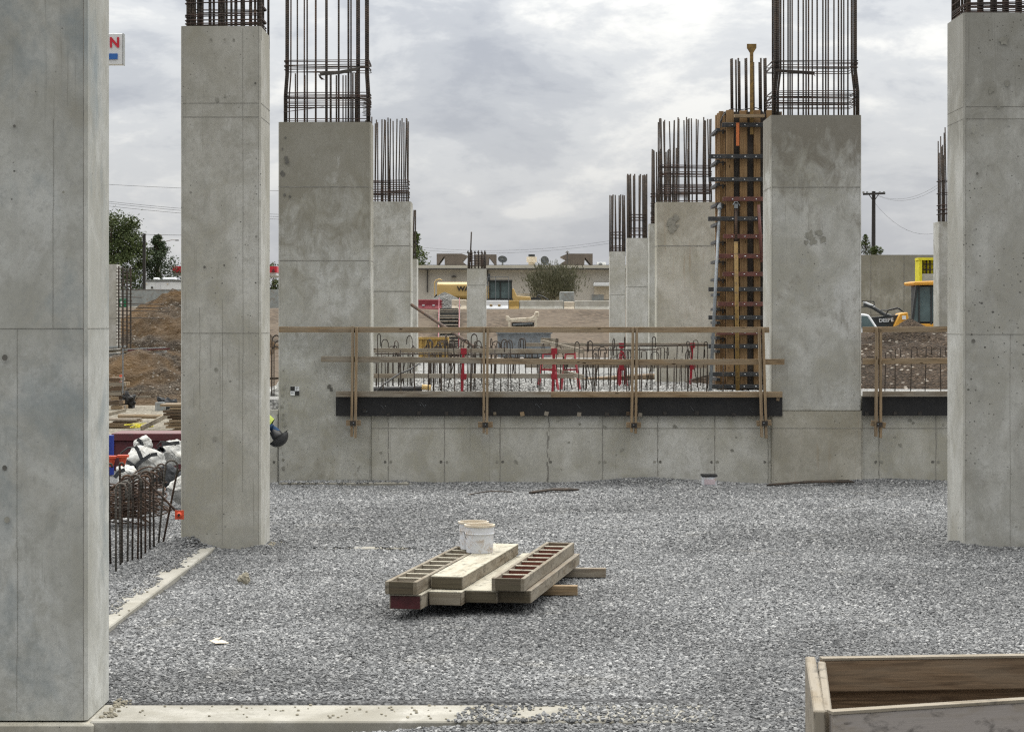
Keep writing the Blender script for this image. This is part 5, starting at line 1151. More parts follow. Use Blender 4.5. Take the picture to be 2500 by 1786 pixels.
hat = MB(); hc = L0+Vector((.23, .035, .745)); n = 18
ax_ = Vector((.62, -.05, -.78)).normalized(); sx = ax_.cross(Vector((0, 1, 0))).normalized(); sy = ax_.cross(sx)
prev = None
for k in range(9):
    a = math.pi/2*k/8; r_ = .142*math.cos(a); d = .135*math.sin(a); i = len(hat.v)
    for j in range(n):
        b = 2*math.pi*j/n; hat.v.append(tuple(hc+ax_*(d-.01)+sx*r_*1.15*math.cos(b)+sy*r_*math.sin(b)))
    if prev is not None:
        for j in range(n): l = (j+1) % n; hat.face([prev+j, prev+l, i+l, i+j])
    prev = i
hat.face([prev+j for j in range(n)])
i = len(hat.v)
for rr_ in (.138, .175):
    for j in range(n): b = 2*math.pi*j/n; hat.v.append(tuple(hc+ax_*(-.012)+sx*rr_*1.12*math.cos(b)+sy*rr_*math.sin(b)))
for j in range(n): l = (j+1) % n; hat.face([i+j, i+l, i+n+l, i+n+j])
hat.build('hard_hat', M['hatdark'], po, smooth=True)
def shell(name, cpts, rads, mt):
    m_ = MB(); pts = [L0+Vector(p) for p in cpts]; n = 16; prev = None
    for k, p in enumerate(pts):
        t = (pts[min(k+1, len(pts)-1)]-pts[max(k-1, 0)]).normalized(); u = Vector((0, 1, 0)); v = t.cross(u).normalized(); i = len(m_.v)
        for j in range(n):
            b = 2*math.pi*j/n; m_.v.append(tuple(p+u*rads[k]*1.25*math.cos(b)+v*rads[k]*math.sin(b)))
        if prev is not None:
            for j in range(n): l = (j+1) % n; m_.face([prev+j, prev+l, i+l, i+j])
        prev = i
    m_.build(name, M[mt], po, smooth=True)
shell('safety_vest', [(-.22, .09, .93), (-.12, .08, .98), (0, .06, .99), (.10, .05, .93)], [.150, .155, .160, .12], 'hivis')
shell('dark_head_shell', [(.13, .05, .86), (.19, .04, .80), (.235, .035, .745), (.25, .035, .72)], [.06, .088, .092, .05], 'hatdark')  # head shell coloured dark, standing in for the helmet's dark liner
for s, (x_, y_) in (('l', (-.16, -.02)), ('r', (-.34, .24))):
    m_ = MB(); c_ = L0+Vector((x_, y_, 0)); m_.obox(c_+Vector((.085, -.01, .035)), Vector((.145, -.02, 0)), Vector((.008, .05, 0)), Vector((0, 0, .045))); m_.obox(c_+Vector((-.0, 0, .10)), Vector((0, 0, .07)), Vector((0, .05, 0)), Vector((.055, 0, 0)))
    b_o = m_.build('boot', M['boot'], po, bevel=.02)
single('white_sack', crumple((WX(668, 33), 33.2, 1.22), .25, .22, .22, 6.5), M['fabric'], 'white sack on top of the knee-high wall end', 'sack')

# ------------------------------------------------------------ right gap
wl = empty('retaining_wall', (WX(2200, 76), 76, 1.3), 'tall grey retaining wall behind the digging machine at the right', 'wall')
m_ = MB(); xa, xb = WX(2040, 76), WX(2460, 76); m_.box(xa, xb, 76, 76.4, 1.2, WZ(622, 76))
for p in (2126, 2207): m_.box(WX(p-.7, 76), WX(p+.7, 76), 75.99, 76.02, 1.2, WZ(623, 76), 1)
m_.box(xa, xb, 75.992, 76.01, WZ(768, 76), WZ(767, 76), 1)
m_.build('wall_panel', [concrete('concrete_far_wall', (.34, .33, .29), (.27, .26, .215), 3.3, .5, streak=.6, top=(3.8, 2.5, .5, (.20, .185, .14))), M['seam']], wl)
mound('soil_pile', WX(2225, 42), 42.3, 5.2, 6.0, 1.12, 1.25, G['dirt_d'], 'dark brown topsoil pile behind the right guardrail', 'soil pile', 100, .13, sq=.75)
dg = empty('backhoe_loader', (WX(2260, 66), 66.5, 1.3), 'yellow digging machine with black cab behind the dark soil pile', 'digger')
Zd = 66.0
def bxp(root, name, pa, pb_, ya, yb_, Z, dep, mt, bevel=.0):
    return MB().box(WX(pa, Z), WX(pb_, Z), Z, Z+dep, WZ(yb_, Z), WZ(ya, Z)).build(name, M[mt], root, bevel=bevel)
MB().prism([(WX(2227, Zd), WZ(692, Zd)), (WX(2229, Zd), WZ(687, Zd)), (WX(2330, Zd), WZ(684, Zd)), (WX(2330, Zd), WZ(695, Zd)), (WX(2232, Zd), WZ(696, Zd))], Zd-.2, Zd+1.5).build('roof', M['orangey'], dg, bevel=.03)
dgc = bxp(dg, 'cab', 2236, 2330, 697, 790, Zd+.5, .8, 'darkcab')
MB().prism([(WX(2236, Zd), WZ(697, Zd)), (WX(2241, Zd), WZ(697, Zd)), (WX(2230, Zd), WZ(790, Zd)), (WX(2224, Zd), WZ(790, Zd))], Zd, Zd+.08).build('pillar', M['darkcab'], dgc)
for p in (2242, 2272, 2281, 2290.5): bxp(dgc, 'pillar', p, p+3.5, 697, 792, Zd, .08, 'darkcab')
MB().prism([(WX(2240.5, Zd), WZ(699, Zd)), (WX(2242, Zd), WZ(699, Zd)), (WX(2242, Zd), WZ(788, Zd)), (WX(2231, Zd), WZ(788, Zd))], Zd+.03, Zd+.05).build('window', M['glass'], dgc)
bxp(dgc, 'window', 2246, 2272, 700, 785, Zd+.03, .02, 'glass'); bxp(dgc, 'window', 2276, 2281, 700, 785, Zd+.03, .02, 'glass'); bxp(dgc, 'window', 2285, 2290, 703, 745, Zd+.03, .02, 'glass')
bxp(dg, 'chassis', 2180, 2330, 790, 815, Zd, 1.4, 'orangey', .03)
MB().tube([P(2260, 735, Zd+.2), P(2268, 742, Zd+.2), P(2264, 752, Zd+.2)], .025, 7).build('steering_wheel', M['black'], dgc)
MB().prism([(WX(2128, 64.6), WZ(774, 64.6)), (WX(2190, 64.6), WZ(769, 64.6)), (WX(2202, 64.6), WZ(764, 64.6)), (WX(2205, 64.6), WZ(776, 64.6)), (WX(2182, 64.6), WZ(797, 64.6)), (WX(2140, 64.6), WZ(797, 64.6))], 64.6, 65.0).build('boom', M['darkcab'], dg)
MB().prism([(WX(2182, 64.4), WZ(796, 64.4)), (WX(2198, 64.4), WZ(765, 64.4)), (WX(2216, 64.4), WZ(762, 64.4)), (WX(2220, 64.4), WZ(785, 64.4)), (WX(2216, 64.4), WZ(797, 64.4))], 64.4, 65.2).build('boom_bracket', M['orangey'], dg, bevel=.02)
MB().obox(P(2207, 775, 64.35), Vector((.06, 0, 0)), Vector((0, 0, .06)), Vector((0, .02, 0))).build('pin', M['whiteclean'], dg)
MB().tube([P(2108, 742, 64.5), P(2130, 750, 64.5), P(2160, 768, 64.5), P(2175, 772, 64.5)], .06, 8).build('ram', M['darkcab'], dg)
MB().tube([P(2108, 736, 64.4), P(2135, 748, 64.4)], .028, 8).build('rod', M['whiteclean'], dg)
m_ = MB(); m_.tube([P(2150, 757, 64.3), P(2170, 757, 64.3), P(2195, 752, 64.3), P(2206, 762, 64.3)], .02, 6); m_.tube([P(2160, 771, 64.3), P(2170, 756, 64.3), P(2190, 751, 64.3), P(2204, 760, 64.3)], .02, 6); m_.build('hose', M['black'], dg)
m_ = MB(); m_.board(P(2103, 735, 64.2), P(2134, 736, 64.2), .03, .03); m_.board(P(2134, 736, 64.2), P(2134, 746, 64.2), .03, .03, up=Vector((1, 0, 0))); m_.board(P(2103, 750, 64.2), P(2134, 746, 64.2), .03, .03); m_.build('guard_frame', M['darkcab'], dg)
def text(s, size, loc, mt, parent, off=.0, name='lettering', ext=.01, wid=1.0, roll=0.0):
    cu = bpy.data.curves.new(name, 'FONT'); cu.body = s; cu.size = size; cu.extrude = ext; cu.offset = off
    t = bpy.data.objects.new(name, cu); COL.objects.link(t); dgp = bpy.context.evaluated_depsgraph_get(); dgp.update()
    me = bpy.data.meshes.new_from_object(t.evaluated_get(dgp)); COL.objects.unlink(t); bpy.data.objects.remove(t)
    me.transform(Matrix.Translation(Vector(loc)) @ Matrix.Rotation(roll, 4, 'Y') @ Matrix.Rotation(R(90), 4, 'X') @ Matrix.Diagonal((wid, 1, 1, 1)))
    o = bpy.data.objects.new(name, me); COL.objects.link(o); me.materials.clear(); me.materials.append(M[mt])
    if parent is not None: o.parent = parent; me.transform(Matrix.Translation(-parent.location))
    return o
text('DEERE', .16, P(2146, 786.5, 64.57), 'whiteclean', dg, .006, wid=1.03, roll=R(-4))
mound('spoil', WX(2222, 63), 63, .6, .6, .3, WZ(800, 63), G['dirt_d'], 'small crest of dark soil in front of the digging machine', 'soil', 24, .2)
tk = empty('pickup_truck', (WX(2085, 57), 57.5, 1.3), 'white pickup truck with its front half hidden by the right-hand broad column', 'truck')
Zt = 56.0
def zt_(y): return WZ(y, Zt)
MB().prism([(WX(2040, Zt), zt_(768)), (WX(2108, Zt), zt_(765)), (WX(2122, Zt), zt_(768)), (WX(2143, Zt), zt_(800)), (WX(2143, Zt), zt_(838)), (WX(2040, Zt), zt_(838))], Zt, Zt+1.7).build('cab', M['whiteclean'], tk, bevel=.03)
MB().box(WX(1940, Zt), WX(2146, Zt), Zt-.02, Zt+1.75, 1.62, zt_(803)).build('body', M['whiteclean'], tk, bevel=.04)
MB().prism([(WX(2103, Zt), zt_(771)), (WX(2117, Zt), zt_(772)), (WX(2136, Zt), zt_(800)), (WX(2103, Zt), zt_(800))], Zt-.035, Zt-.005).build('window', M['glass'], tk)
MB().prism([(WX(2060, Zt), zt_(771)), (WX(2099, Zt), zt_(771)), (WX(2099, Zt), zt_(800)), (WX(2060, Zt), zt_(800))], Zt-.035, Zt-.005).build('window', M['glass'], tk)
MB().box(WX(2113, Zt), WX(2118, Zt), Zt-.05, Zt-.02, zt_(830), zt_(818)).build('door_handle', M['black'], tk)
MB().box(WX(2122, Zt), WX(2140, Zt), Zt-.03, Zt-.021, zt_(823), zt_(821)).build('trim', M['darkcab'], tk)
for p in (1975, 2125): MB().tube([Vector((WX(p, Zt), Zt-.04, 1.66)), Vector((WX(p, Zt), Zt+.22, 1.66))], .37, 22).build('wheel', M['tyre'], tk); MB().tube([Vector((WX(p, Zt), Zt-.055, 1.66)), Vector((WX(p, Zt), Zt-.042, 1.66))], .21, 16).build('rim', M['steel'], [o_ for o_ in tk.children if o_.name.startswith('wheel')][-1])

# ------------------------------------------------------------ bank, stairs, barriers, street scene
stp = empty('site_staircase', (WX(1096, 86), 86, 2.2), 'long metal site staircase with red handrails climbing the dirt bank', 'staircase')
ns = 22
for k in range(ns):
    t_ = k/(ns-1); y = 76+19*t_; z = gz(WX(1096, y), y)+.10; MB().box(WX(1074, y), WX(1118, y), y, y+.35, z, z+.04).build('tread', M['cream'], stp); MB().box(WX(1074, y), WX(1118, y), y+.36, y+.40, z-.10, z+.10).build('tread_gap_shade', M['darkcab'], stp)  # dark boards added as the shade in the gaps between treads
for pxx in (1071, 1121):
    X0, X1 = WX(pxx-1, 76), WX(pxx+1, 95); pl_ = [(X0+(X1-X0)*q/8, 76+19*q/8) for q in range(9)]; m_ = MB()
    for (xa_, ya_), (xb_, yb_) in zip(pl_, pl_[1:]): m_.board((xa_, ya_, gz(xa_, ya_)+.1), (xb_, yb_, gz(xb_, yb_)+.1), .14, .05)
    m_.build('stringer', M['galv'], stp)
    for hz_ in (.32, .58): MB().tube([(a_, b_, gz(a_, b_)+.1+hz_) for a_, b_ in pl_], .018, 6).build('handrail', M['red2'], stp)
    for k in range(7):
        t_ = k/6; y = 76+19*t_; x_ = X0+(X1-X0)*t_; MB().tube([(x_, y, gz(x_, y)), (x_, y, gz(x_, y)+.68)], .02, 6).build('baluster', M['red2'], stp)
def barrier(pa, pb_, Z, ya, yb_, mt, label, holes=()):
    a, b = WX(pa, Z), WX(pb_, Z); t_, u_ = WZ(ya, Z), WZ(yb_, Z); h = t_-u_
    root = empty('road_barrier', ((a+b)/2, Z, u_), label, 'barrier', 'road barriers on the bank'); m = MB()
    prof = [(-.22, 0), (.22, 0), (.22, h*.15), (.10, h*.45), (.08, h), (-.08, h), (-.10, h*.45), (-.22, h*.15)]; i = 0
    for x in (a, b):
        for (yy, zz) in prof: m.v.append((x, Z+yy, u_+zz))
    n = 8
    for k in range(n): l = (k+1) % n; m.face([k, l, n+l, n+k])
    m.face(list(range(n))[::-1]); m.face(list(range(n, 2*n)))
    m.build('body', M[mt], root, bevel=.02)
    for hx in holes: MB().box(WX(hx-3, Z), WX(hx+3, Z), Z-.16, Z-.10, u_+h*.42, u_+h*.55).build('slot', M['yellow2' if mt == 'whiteclean' else 'white'], root)
    if mt in ('red2', 'cream'):
        for k in range(4): MB().box(b-.02, b+.05, Z-.08, Z+.08, u_+h*(.1+.22*k), u_+h*(.2+.22*k)).build('lug', M[mt], root)
barrier(1018, 1078, 97, 731, 758, 'red2', 'faded red plastic water barrier left of the site stairs', (1034, 1059))
barrier(1103, 1139, 97, 731, 758, 'cream', 'off-white plastic water barrier between the stairs and the lone column', (1122,))
barrier(1187, 1241, 97, 733, 756, 'whiteclean', 'bright white plastic barrier right of the lone column', (1199, 1219))
for k, (a, b, t_, mt_, lab) in enumerate(((1242, 1267, 733, 'yellow2', 'tan water barrier end beside the bright white barrier'), (1268, 1375, 733, 'c_far', 'long concrete road barrier below the yellow excavator'), (1377, 1402, 736, 'cream', 'short cream block between the two long concrete barriers'), (1403, 1500, 734, 'c_far', 'concrete road barrier at the right end of the bank'))):
    barrier(a, b, 97.2, t_, 760, mt_, lab)
mound('gravel_heap', WX(1085, 103), 103, 2.6, 1.6, 1.0, 3.05, G['heap'], 'grey stone heap behind the red plastic barrier', 'gravel heap', 40, .15)
bh = empty('white_machine', (WX(1275, 63), 63, 1.3), 'cream cab frame of a compact machine above the trench box', 'machine')
Zm = 63
MB().prism([(WX(1234, Zm), WZ(771, Zm)), (WX(1242, Zm), WZ(771, Zm)), (WX(1246, Zm), WZ(777, Zm)), (WX(1296, Zm), WZ(774, Zm)), (WX(1306, Zm), WZ(768, Zm)), (WX(1313, Zm), WZ(770, Zm)), (WX(1311, Zm), WZ(783, Zm)), (WX(1246, Zm), WZ(786, Zm)), (WX(1235, Zm), WZ(783, Zm))], Zm, Zm+.5).build('roof_beam', M['cream'], bh, bevel=.02)
for pa in (1241, 1306): bxp(bh, 'post', pa, pa+5, 783, 830, Zm, .12, 'cream')
bxp(bh, 'bonnet', 1247, 1306, 796, 850, Zm+.2, 1.0, 'cream', .03); bxp(bh, 'engine', 1249, 1304, 787, 797, Zm+.25, .5, 'darkcab'); MB().tube([P(1252, 792, Zm+.1), P(1300, 789, Zm+.1)], .04, 8).build('pipe', M['steel'], bh)
MB().tube([P(1306, 768, Zm), P(1308, 762, Zm), P(1314, 762, Zm), P(1314, 772, Zm)], .03, 6).build('bracket', M['cream'], bh)
for s in (0, 1):
    MB().tube([(WX(1250+s*48, Zm), Zm+.1, 1.62), (WX(1250+s*48, Zm), Zm+.4, 1.62)], .33, 18).build('wheel', M['tyre'], bh)
# tank truck
wt = empty('tank_truck', (WX(1130, 108), 108, 3.2), 'yellow water tank truck parked in front of the low building', 'truck')
Zw = 107.0
tm = MB(); i = 0; za, zb_ = WZ(716, Zw)-.3, WZ(688, Zw)
cxz = (za+zb_)/2; ry, rz = .9, (zb_-za)/2
n = 20
for x in (WX(1067, Zw), WX(1184, Zw)):
    for k in range(n):
        a = 2*math.pi*k/n; c_, s_ = math.cos(a), math.sin(a); q = (abs(c_)**7+abs(s_)**7)**(-1/7); tm.v.append((x, Zw+ry+ry*c_*q, cxz+rz*s_*q))
for k in range(n): l = (k+1) % n; tm.face([k, l, n+l, n+k])
tm.face(list(range(n))[::-1]); tm.face(list(range(n, 2*n))); tm.build('tank', M['yellow'], wt, bevel=.04)
MB().box(WX(1060, Zw), WX(1250, Zw), Zw+.4, Zw+1.4, 3.8, za).build('chassis', M['darkcab'], wt)
bxp(wt, 'hatch', 1176, 1182, 681, 689, Zw+.6, .5, 'yellow')
m_ = MB(); m_.tube([P(1061, 722, Zw), P(1061, 690, Zw), P(1064, 684, Zw), P(1073, 681, Zw), P(1079, 684, Zw)], .03, 6); m_.build('pipe', M['yellow'], wt)
for p in (1080, 1098, 1235): MB().tube([(WX(p, Zw), Zw+.1, 3.7), (WX(p, Zw), Zw+.5, 3.7)], .5, 20).build('wheel', M['tyre'], wt)
bxp(wt, 'cab', 1196, 1244, 690, 735, Zw+.2, 1.5, 'yellow', .05)
text('WATER', .34, P(1116, 709.5, Zw-.03), 'ink', wt, .012, wid=1.15)
wt_cab = None
# excavator
ex = empty('excavator', (WX(1220, 103), 103, 3.2), 'yellow excavator with a glazed dark cab on the bank', 'excavator')
Ze = 102.0
exc = bxp(ex, 'cab', 1196, 1250, 687, 730, Ze+.7, .5, 'darkcab')
for p in (1194, 1220, 1247): bxp(exc, 'pillar', p, p+3, 684, 730, Ze, .1, 'darkcab')
bxp(exc, 'cab_roof', 1190, 1251, 683, 687, Ze-.1, 1.4, 'darkcab')
bxp(exc, 'window', 1197, 1219.8, 688, 728, Ze+.05, .02, 'glass'); bxp(exc, 'window', 1223.2, 1246.8, 688, 728, Ze+.05, .02, 'glass'); bxp(ex, 'cab_base', 1188, 1252, 729, 736, Ze-.05, 1.3, 'darkcab')
m_ = MB(); m_.board(P(1190, 676, Ze-.3), P(1242, 676, Ze-.3), .03, .03)
for p in (1190, 1210, 1242): m_.board(P(p, 676, Ze-.3), P(p, 732, Ze-.3), .03, .03, up=Vector((1, 0, 0)))
m_.build('guard_frame', M['steel'], ex)
MB().tube([P(1194, 684, Ze-.2), P(1194, 668, Ze-.2)], .06, 8).build('exhaust', M['darkcab'], ex)
MB().prism([(WX(1250, Ze), WZ(705, Ze)), (WX(1254, Ze), WZ(703, Ze)), (WX(1262, Ze), WZ(722, Ze)), (WX(1295, Ze), WZ(724, Ze)), (WX(1296, Ze), WZ(733, Ze)), (WX(1250, Ze), WZ(734, Ze))], Ze, Ze+1.2).build('body', M['yellow'], ex, bevel=.03)
MB().prism([(WX(1186, Ze), WZ(732, Ze)), (WX(1186, Ze), WZ(700, Ze)), (WX(1192, Ze), WZ(696, Ze)), (WX(1195, Ze), WZ(732, Ze))], Ze+.2, Ze+.6).build('boom', M['yellow'], ex)
bxp(ex, 'track', 1186, 1300, 738, 754, Ze+.2, .5, 'tyre', .05)
m_ = MB(); m_.board(P(1296, 729, Ze+.4), P(1320, 729, Ze+.4), .12, .2); m_.build('counterweight', M['darkcab'], ex)
MB().tube([P(1310, 728, Ze+.4), P(1314, 720, Ze+.4), P(1326, 724, Ze+.4), P(1338, 732, Ze+.4)], .04, 6).build('hose', M['black'], ex)
# low building
bd = empty('low_building', (2, 132, 3.2), 'long low beige commercial building behind the bank', 'building')
Zb = 130.0; xa, xb = WX(880, Zb), WX(1640, Zb)
MB().box(xa, xb, Zb, Zb+20, 3.0, WZ(656, Zb)).build('wall', M['bwall'], bd)
MB().box(xa-.3, xb+.3, Zb-.4, Zb+20.4, WZ(656, Zb)+.001, WZ(648, Zb)).build('roof', M['roofedge'], bd); roof_ = [o_ for o_ in bd.children if o_.name.startswith('roof')][0]
MB().box(xa-.3, xb+.3, Zb-.55, Zb-.41, WZ(659, Zb), WZ(655.5, Zb)).build('gutter', M['bdark'], roof_)
MB().box(xa-.3, xb+.3, Zb+.5, Zb+.6, WZ(648, Zb), WZ(646, Zb)).build('parapet_cap', M['bdark'], roof_)
for p in (1042, 1189): bxp(bd, 'downpipe', p, p+3, 659, 713, Zb-.2, .15, 'bdark')
MB().prism([(WX(1102, Zb), WZ(677, Zb)), (WX(1107, Zb), WZ(672, Zb)), (WX(1110, Zb), WZ(672, Zb)), (WX(1115, Zb), WZ(677, Zb))], Zb-.4, Zb-.02).build('wall_lamp', M['bdark'], bd)
bxp(bd, 'door_hood', 1449, 1500, 690, 699, Zb-.5, .48, 'whiteclean', .05); bxp(bd, 'roller_door', 1451, 1500, 699, 730, Zb-.06, .05, 'cream'); bxp(bd, 'window', 1445, 1474, 719, 733, Zb-.08, .06, 'galv')
def rooftop(polys, Z, name, label, cat, mt='brown', extra=None):
    root = empty(name, (WX(polys[0][0][0], Z), Z, WZ(650, Z)), label, cat, 'rooftop equipment')
    for k, (poly, dep) in enumerate([(p, 2.5) for p in polys]):
        MB().prism([(WX(a, Z), WZ(b, Z)) for a, b in poly], Z+.004*k, Z+dep).build('panel', M[mt], root)
    return root
Zr = 133.0
rooftop([[(1066, 619), (1127, 619), (1127, 624), (1085, 624), (1066, 651)], [(1085, 624), (1127, 620), (1130, 651), (1086, 651)], [(1127, 619), (1141, 624), (1128, 638), (1141, 648), (1129, 652), (1120, 640)]], Zr, 'rooftop_unit', 'dark brown louvred rooftop unit left of the lone column', 'rooftop unit')
rooftop([[(1160, 621), (1212, 621), (1212, 651), (1194, 628), (1192, 651), (1160, 651)]], Zr, 'rooftop_unit', 'brown rooftop unit right of the lone column', 'rooftop unit')
rooftop([[(1369, 626), (1386, 619), (1393, 619), (1393, 651), (1369, 643), (1384, 634)], [(1393, 619), (1447, 619), (1447, 651), (1428, 628), (1426, 651), (1393, 651)]], Zr, 'rooftop_unit', 'brown rooftop unit above the bush at the right', 'rooftop unit')
def dish(px_, py_, rx, ry, label, tilt):
    root = empty('satellite_dish', (WX(px_, Zr), Zr, WZ(648, Zr)), label, 'satellite dish', 'rooftop equipment')
    m_ = MB(); n = 22; c_ = P(px_, py_, Zr); s = Zr/F; prev = None
    for k in range(5):
        q = k/4; i = len(m_.v)
        for j in range(n):
            a = 2*math.pi*j/n; m_.v.append((c_.x+rx*s*q*math.cos(a)*math.cos(tilt)-ry*s*q*math.sin(a)*math.sin(tilt), c_.y-.25*q*q, c_.z+ry*s*q*math.sin(a)*math.cos(tilt)+rx*s*q*math.cos(a)*math.sin(tilt)))
        if prev is not None:
            for j in range(n): l = (j+1) % n; m_.face([prev+j, prev+l, i+l, i+j])
        prev = i
    m_.build('reflector', M['steel'], root, smooth=True); MB().tube([P(px_, py_+4, Zr+.2), P(px_, 650, Zr+.2)], .06, 7).build('mast', M['steel'], root); MB().tube([P(px_, py_+ry*.6, Zr-.2), P(px_+rx*.7, py_-2, Zr-.8)], .03, 6).build('feed_arm', M['darkcab'], root)
dish(1227, 633, 11.5, 8.5, 'grey satellite dish just right of the lone column', -.15); dish(1330, 636, 10, 11, 'grey satellite dish left of the bush top', .5)
vt = empty('roof_vent', (WX(1298, Zr), Zr, WZ(648, Zr)), 'pale roof exhaust vent with a dark cap', 'vent', 'rooftop equipment')
MB().tube([P(1298, 650, Zr), P(1298, 640, Zr)], .22, 14).build('stack', M['cream'], vt); MB().tube([P(1298, 640, Zr), P(1298, 627, Zr)], .34, 14).build('drum', M['cream'], vt); MB().tube([P(1298, 627, Zr), P(1298, 621, Zr)], .22, 14).build('cap', M['darkcab'], vt)
sp_ = MB(); sp_.tube([P(1385, 650, Zr-.5), P(1385, 615, Zr-.5)], .05, 7); sp_.tube([P(1385, 617, Zr-.5), P(1385, 612, Zr-.5)], .16, 10, r2=.02)
single('roof_pipe', sp_, M['bdark'], 'thin vent pipe with a pointed cap beside the right rooftop unit', 'vent pipe', 'rooftop equipment')
ac = empty('ac_unit', (WX(1468, Zr), Zr, WZ(652, Zr)), 'small white air conditioner at the right end of the roof', 'air conditioner', 'rooftop equipment')
bxp(ac, 'body', 1457, 1479, 640, 652, Zr, .4, 'whiteclean', .02); MB().tube([P(1466, 646, Zr-.02), P(1466, 646, Zr-.005)], .13, 16).build('fan_grille', M['steel'], ac)
gb = single('white_cabinet', MB().box(WX(1367, 112), WX(1402, 112), 112, 113.2, 3.2, WZ(712, 112)), M['galv'], 'pale utility cabinet behind the concrete barriers', 'cabinet', bevel=.03)
gc = single('green_fence', MB().box(WX(1255, 120), WX(1370, 120), 120, 120.08, 3.2, WZ(716, 120)), M['cream'], 'low tan fence in front of the bush and building', 'fence')
# dark and light street things in the left gap
rv = empty('caravan', (WX(400, 140), 141, 3.2), 'white travel trailer beyond the dirt piles', 'caravan')
MB().box(WX(351, 140), WX(470, 140), 140, 142.4, 3.5, WZ(684, 140)).build('body', M['whiteclean'], rv, bevel=.15)
MB().box(WX(350.5, 140), WX(470, 140), 139.9, 142.5, WZ(684.5, 140), WZ(683, 140)).build('roof', M['galv'], rv)
for a, b in ((370, 383), (393, 425)): MB().box(WX(a, 140), WX(b, 140), 140.5, 141.5, WZ(683, 140), WZ(677, 140)).build('roof_vent', M['whiteclean'], rv, bevel=.1)
for p in (357, 409): bxp(rv, 'lamp', p-1.6, p+1.6, 691, 694, 139.93, .06, 'cream')
MB().tube([P(371, 702, 139.9), P(371, 702, 139.98)], .08, 14).build('porthole', M['bdark'], rv); bxp(rv, 'door', 380, 391, 690, 720, 139.96, .03, 'white')
cn = empty('filling_station_canopy', (WX(560, 150), 152, 3.2), 'flat canopy with a red fascia beyond the white trailer', 'canopy')
MB().box(WX(421, 150), WX(676, 150), 150, 158, WZ(665, 150), WZ(650, 150)).build('fascia', M['inkred'], cn); MB().box(WX(424, 150), WX(674, 150), 150.2, 157.8, WZ(672, 150), WZ(665.2, 150)).build('soffit', M['whiteclean'], cn)
for p in (460, 640): MB().box(WX(p, 153), WX(p+12, 153), 153, 153.5, 3.2, WZ(672, 153)).build('column', M['whiteclean'], cn)
m_ = MB(); m_.prism([(WX(663, 150), WZ(664, 150)), (WX(667.5, 150), WZ(655, 150)), (WX(672, 150), WZ(664, 150))], 149.93, 149.99); m_.build('emblem', M['maroon'], cn)
sn = empty('pole_sign', (WX(265, 118), 118, 3.2), 'white pole sign with a red letter and blue bar beside the near left column', 'sign')
MB().box(WX(196, 118), WX(300, 118), 118, 118.5, WZ(158, 118), WZ(82, 118)).build('panel', M['whiteclean'], sn, bevel=.03)
MB().box(WX(299.4, 118), WX(301, 118), 117.98, 118.52, WZ(158.5, 118), WZ(81.5, 118)).build('frame', M['galv'], sn)
text('N', .82, P(267, 115.5, 117.96), 'inkred', sn, .03, wid=.95); bxp(sn, 'blue_bar', 205, 287, 131, 145, 117.95, .04, 'inkblue')
MB().box(WX(240, 118), WX(248, 118), 118.1, 118.4, 3.2, WZ(158, 118)).build('post', M['galv'], sn)
def wires(name, lst, label, r=.014):
    m_ = MB()
    for a, b, sag in lst:
        A_, B_ = P(*a), P(*b); pts = []
        for k in range(13): t_ = k/12; p = A_.lerp(B_, t_); p.z -= sag*4*t_*(1-t_); pts.append(p)
        m_.tube(pts, r, 4)
    single(name, m_, M['pole'], label, 'power line')
wires('power_line', [((150, 443, 118), (700, 466, 122), .1)], 'single thin power line crossing the left gap', .009)
wires('power_line', [((150, 478, 118), (760, 526, 125), .2), ((150, 482, 118), (760, 532, 125), .2), ((150, 489, 118), (760, 538, 125), .2)], 'three close power lines crossing the left gap', .009)
wires('power_line', [((355, 572, 124), (470, 574, 124), .02), ((355, 590, 124), (372, 602, 124), .0)], 'short service wires leaving the dark left pole', .012)
wires('power_line', [((1010, 602, 180), (1500, 586, 170), .6), ((1010, 608, 180), (1500, 592, 170), .6)], 'two faint wires above the low building', .008)
wires('power_line', [((2131, 472, 110), (2330, 420, 90), .7), ((2136, 474, 110), (2330, 428, 90), .7), ((2131, 490, 110), (2330, 548, 110), 1.1)], 'wires fanning right from the crossarm pole', .0055)
dp_ = empty('utility_pole', (WX(351, 122), 122, 3.2), 'dark square utility pole between the two left trees', 'pole', 'utility poles')
MB().box(WX(348, 122), WX(354.5, 122), 122, 122.2, 3.2, WZ(570, 122)).build('shaft', M['pole'], dp_)
for y_ in (573, 590): MB().tube([P(345, y_, 121.9), P(351, y_+1, 121.9)], .05, 6).build('insulator', M['darkcab'], dp_)
up_ = empty('utility_pole', (WX(2133, 110), 110, 3.2), 'utility pole with a crossarm above the grey retaining wall', 'pole', 'utility poles')
MB().tube([(WX(2132, 110), 110, 3.2), (WX(2133, 110), 110, WZ(467, 110))], .13, 10, r2=.10).build('shaft', M['pole'], up_); MB().board(P(2107, 474, 109.8), P(2161, 472, 109.8), .11, .1).build('crossarm', M['pole'], up_)
for p in (2108, 2117, 2148, 2158): MB().cyl(P(p, 472, 109.8), .06, .1, 8).build('insulator', M['galv'], up_)
for a in ((2121, 474), (2146, 473)): MB().board(P(a[0], a[1], 109.75), P(2133, 492, 109.75), .04, .04).build('brace', M['pole'], up_)
sl_ = empty('street_lamp', (WX(392, 156), 156, 3.2), 'street lamp arm reaching right above the pointed tree', 'street lamp')
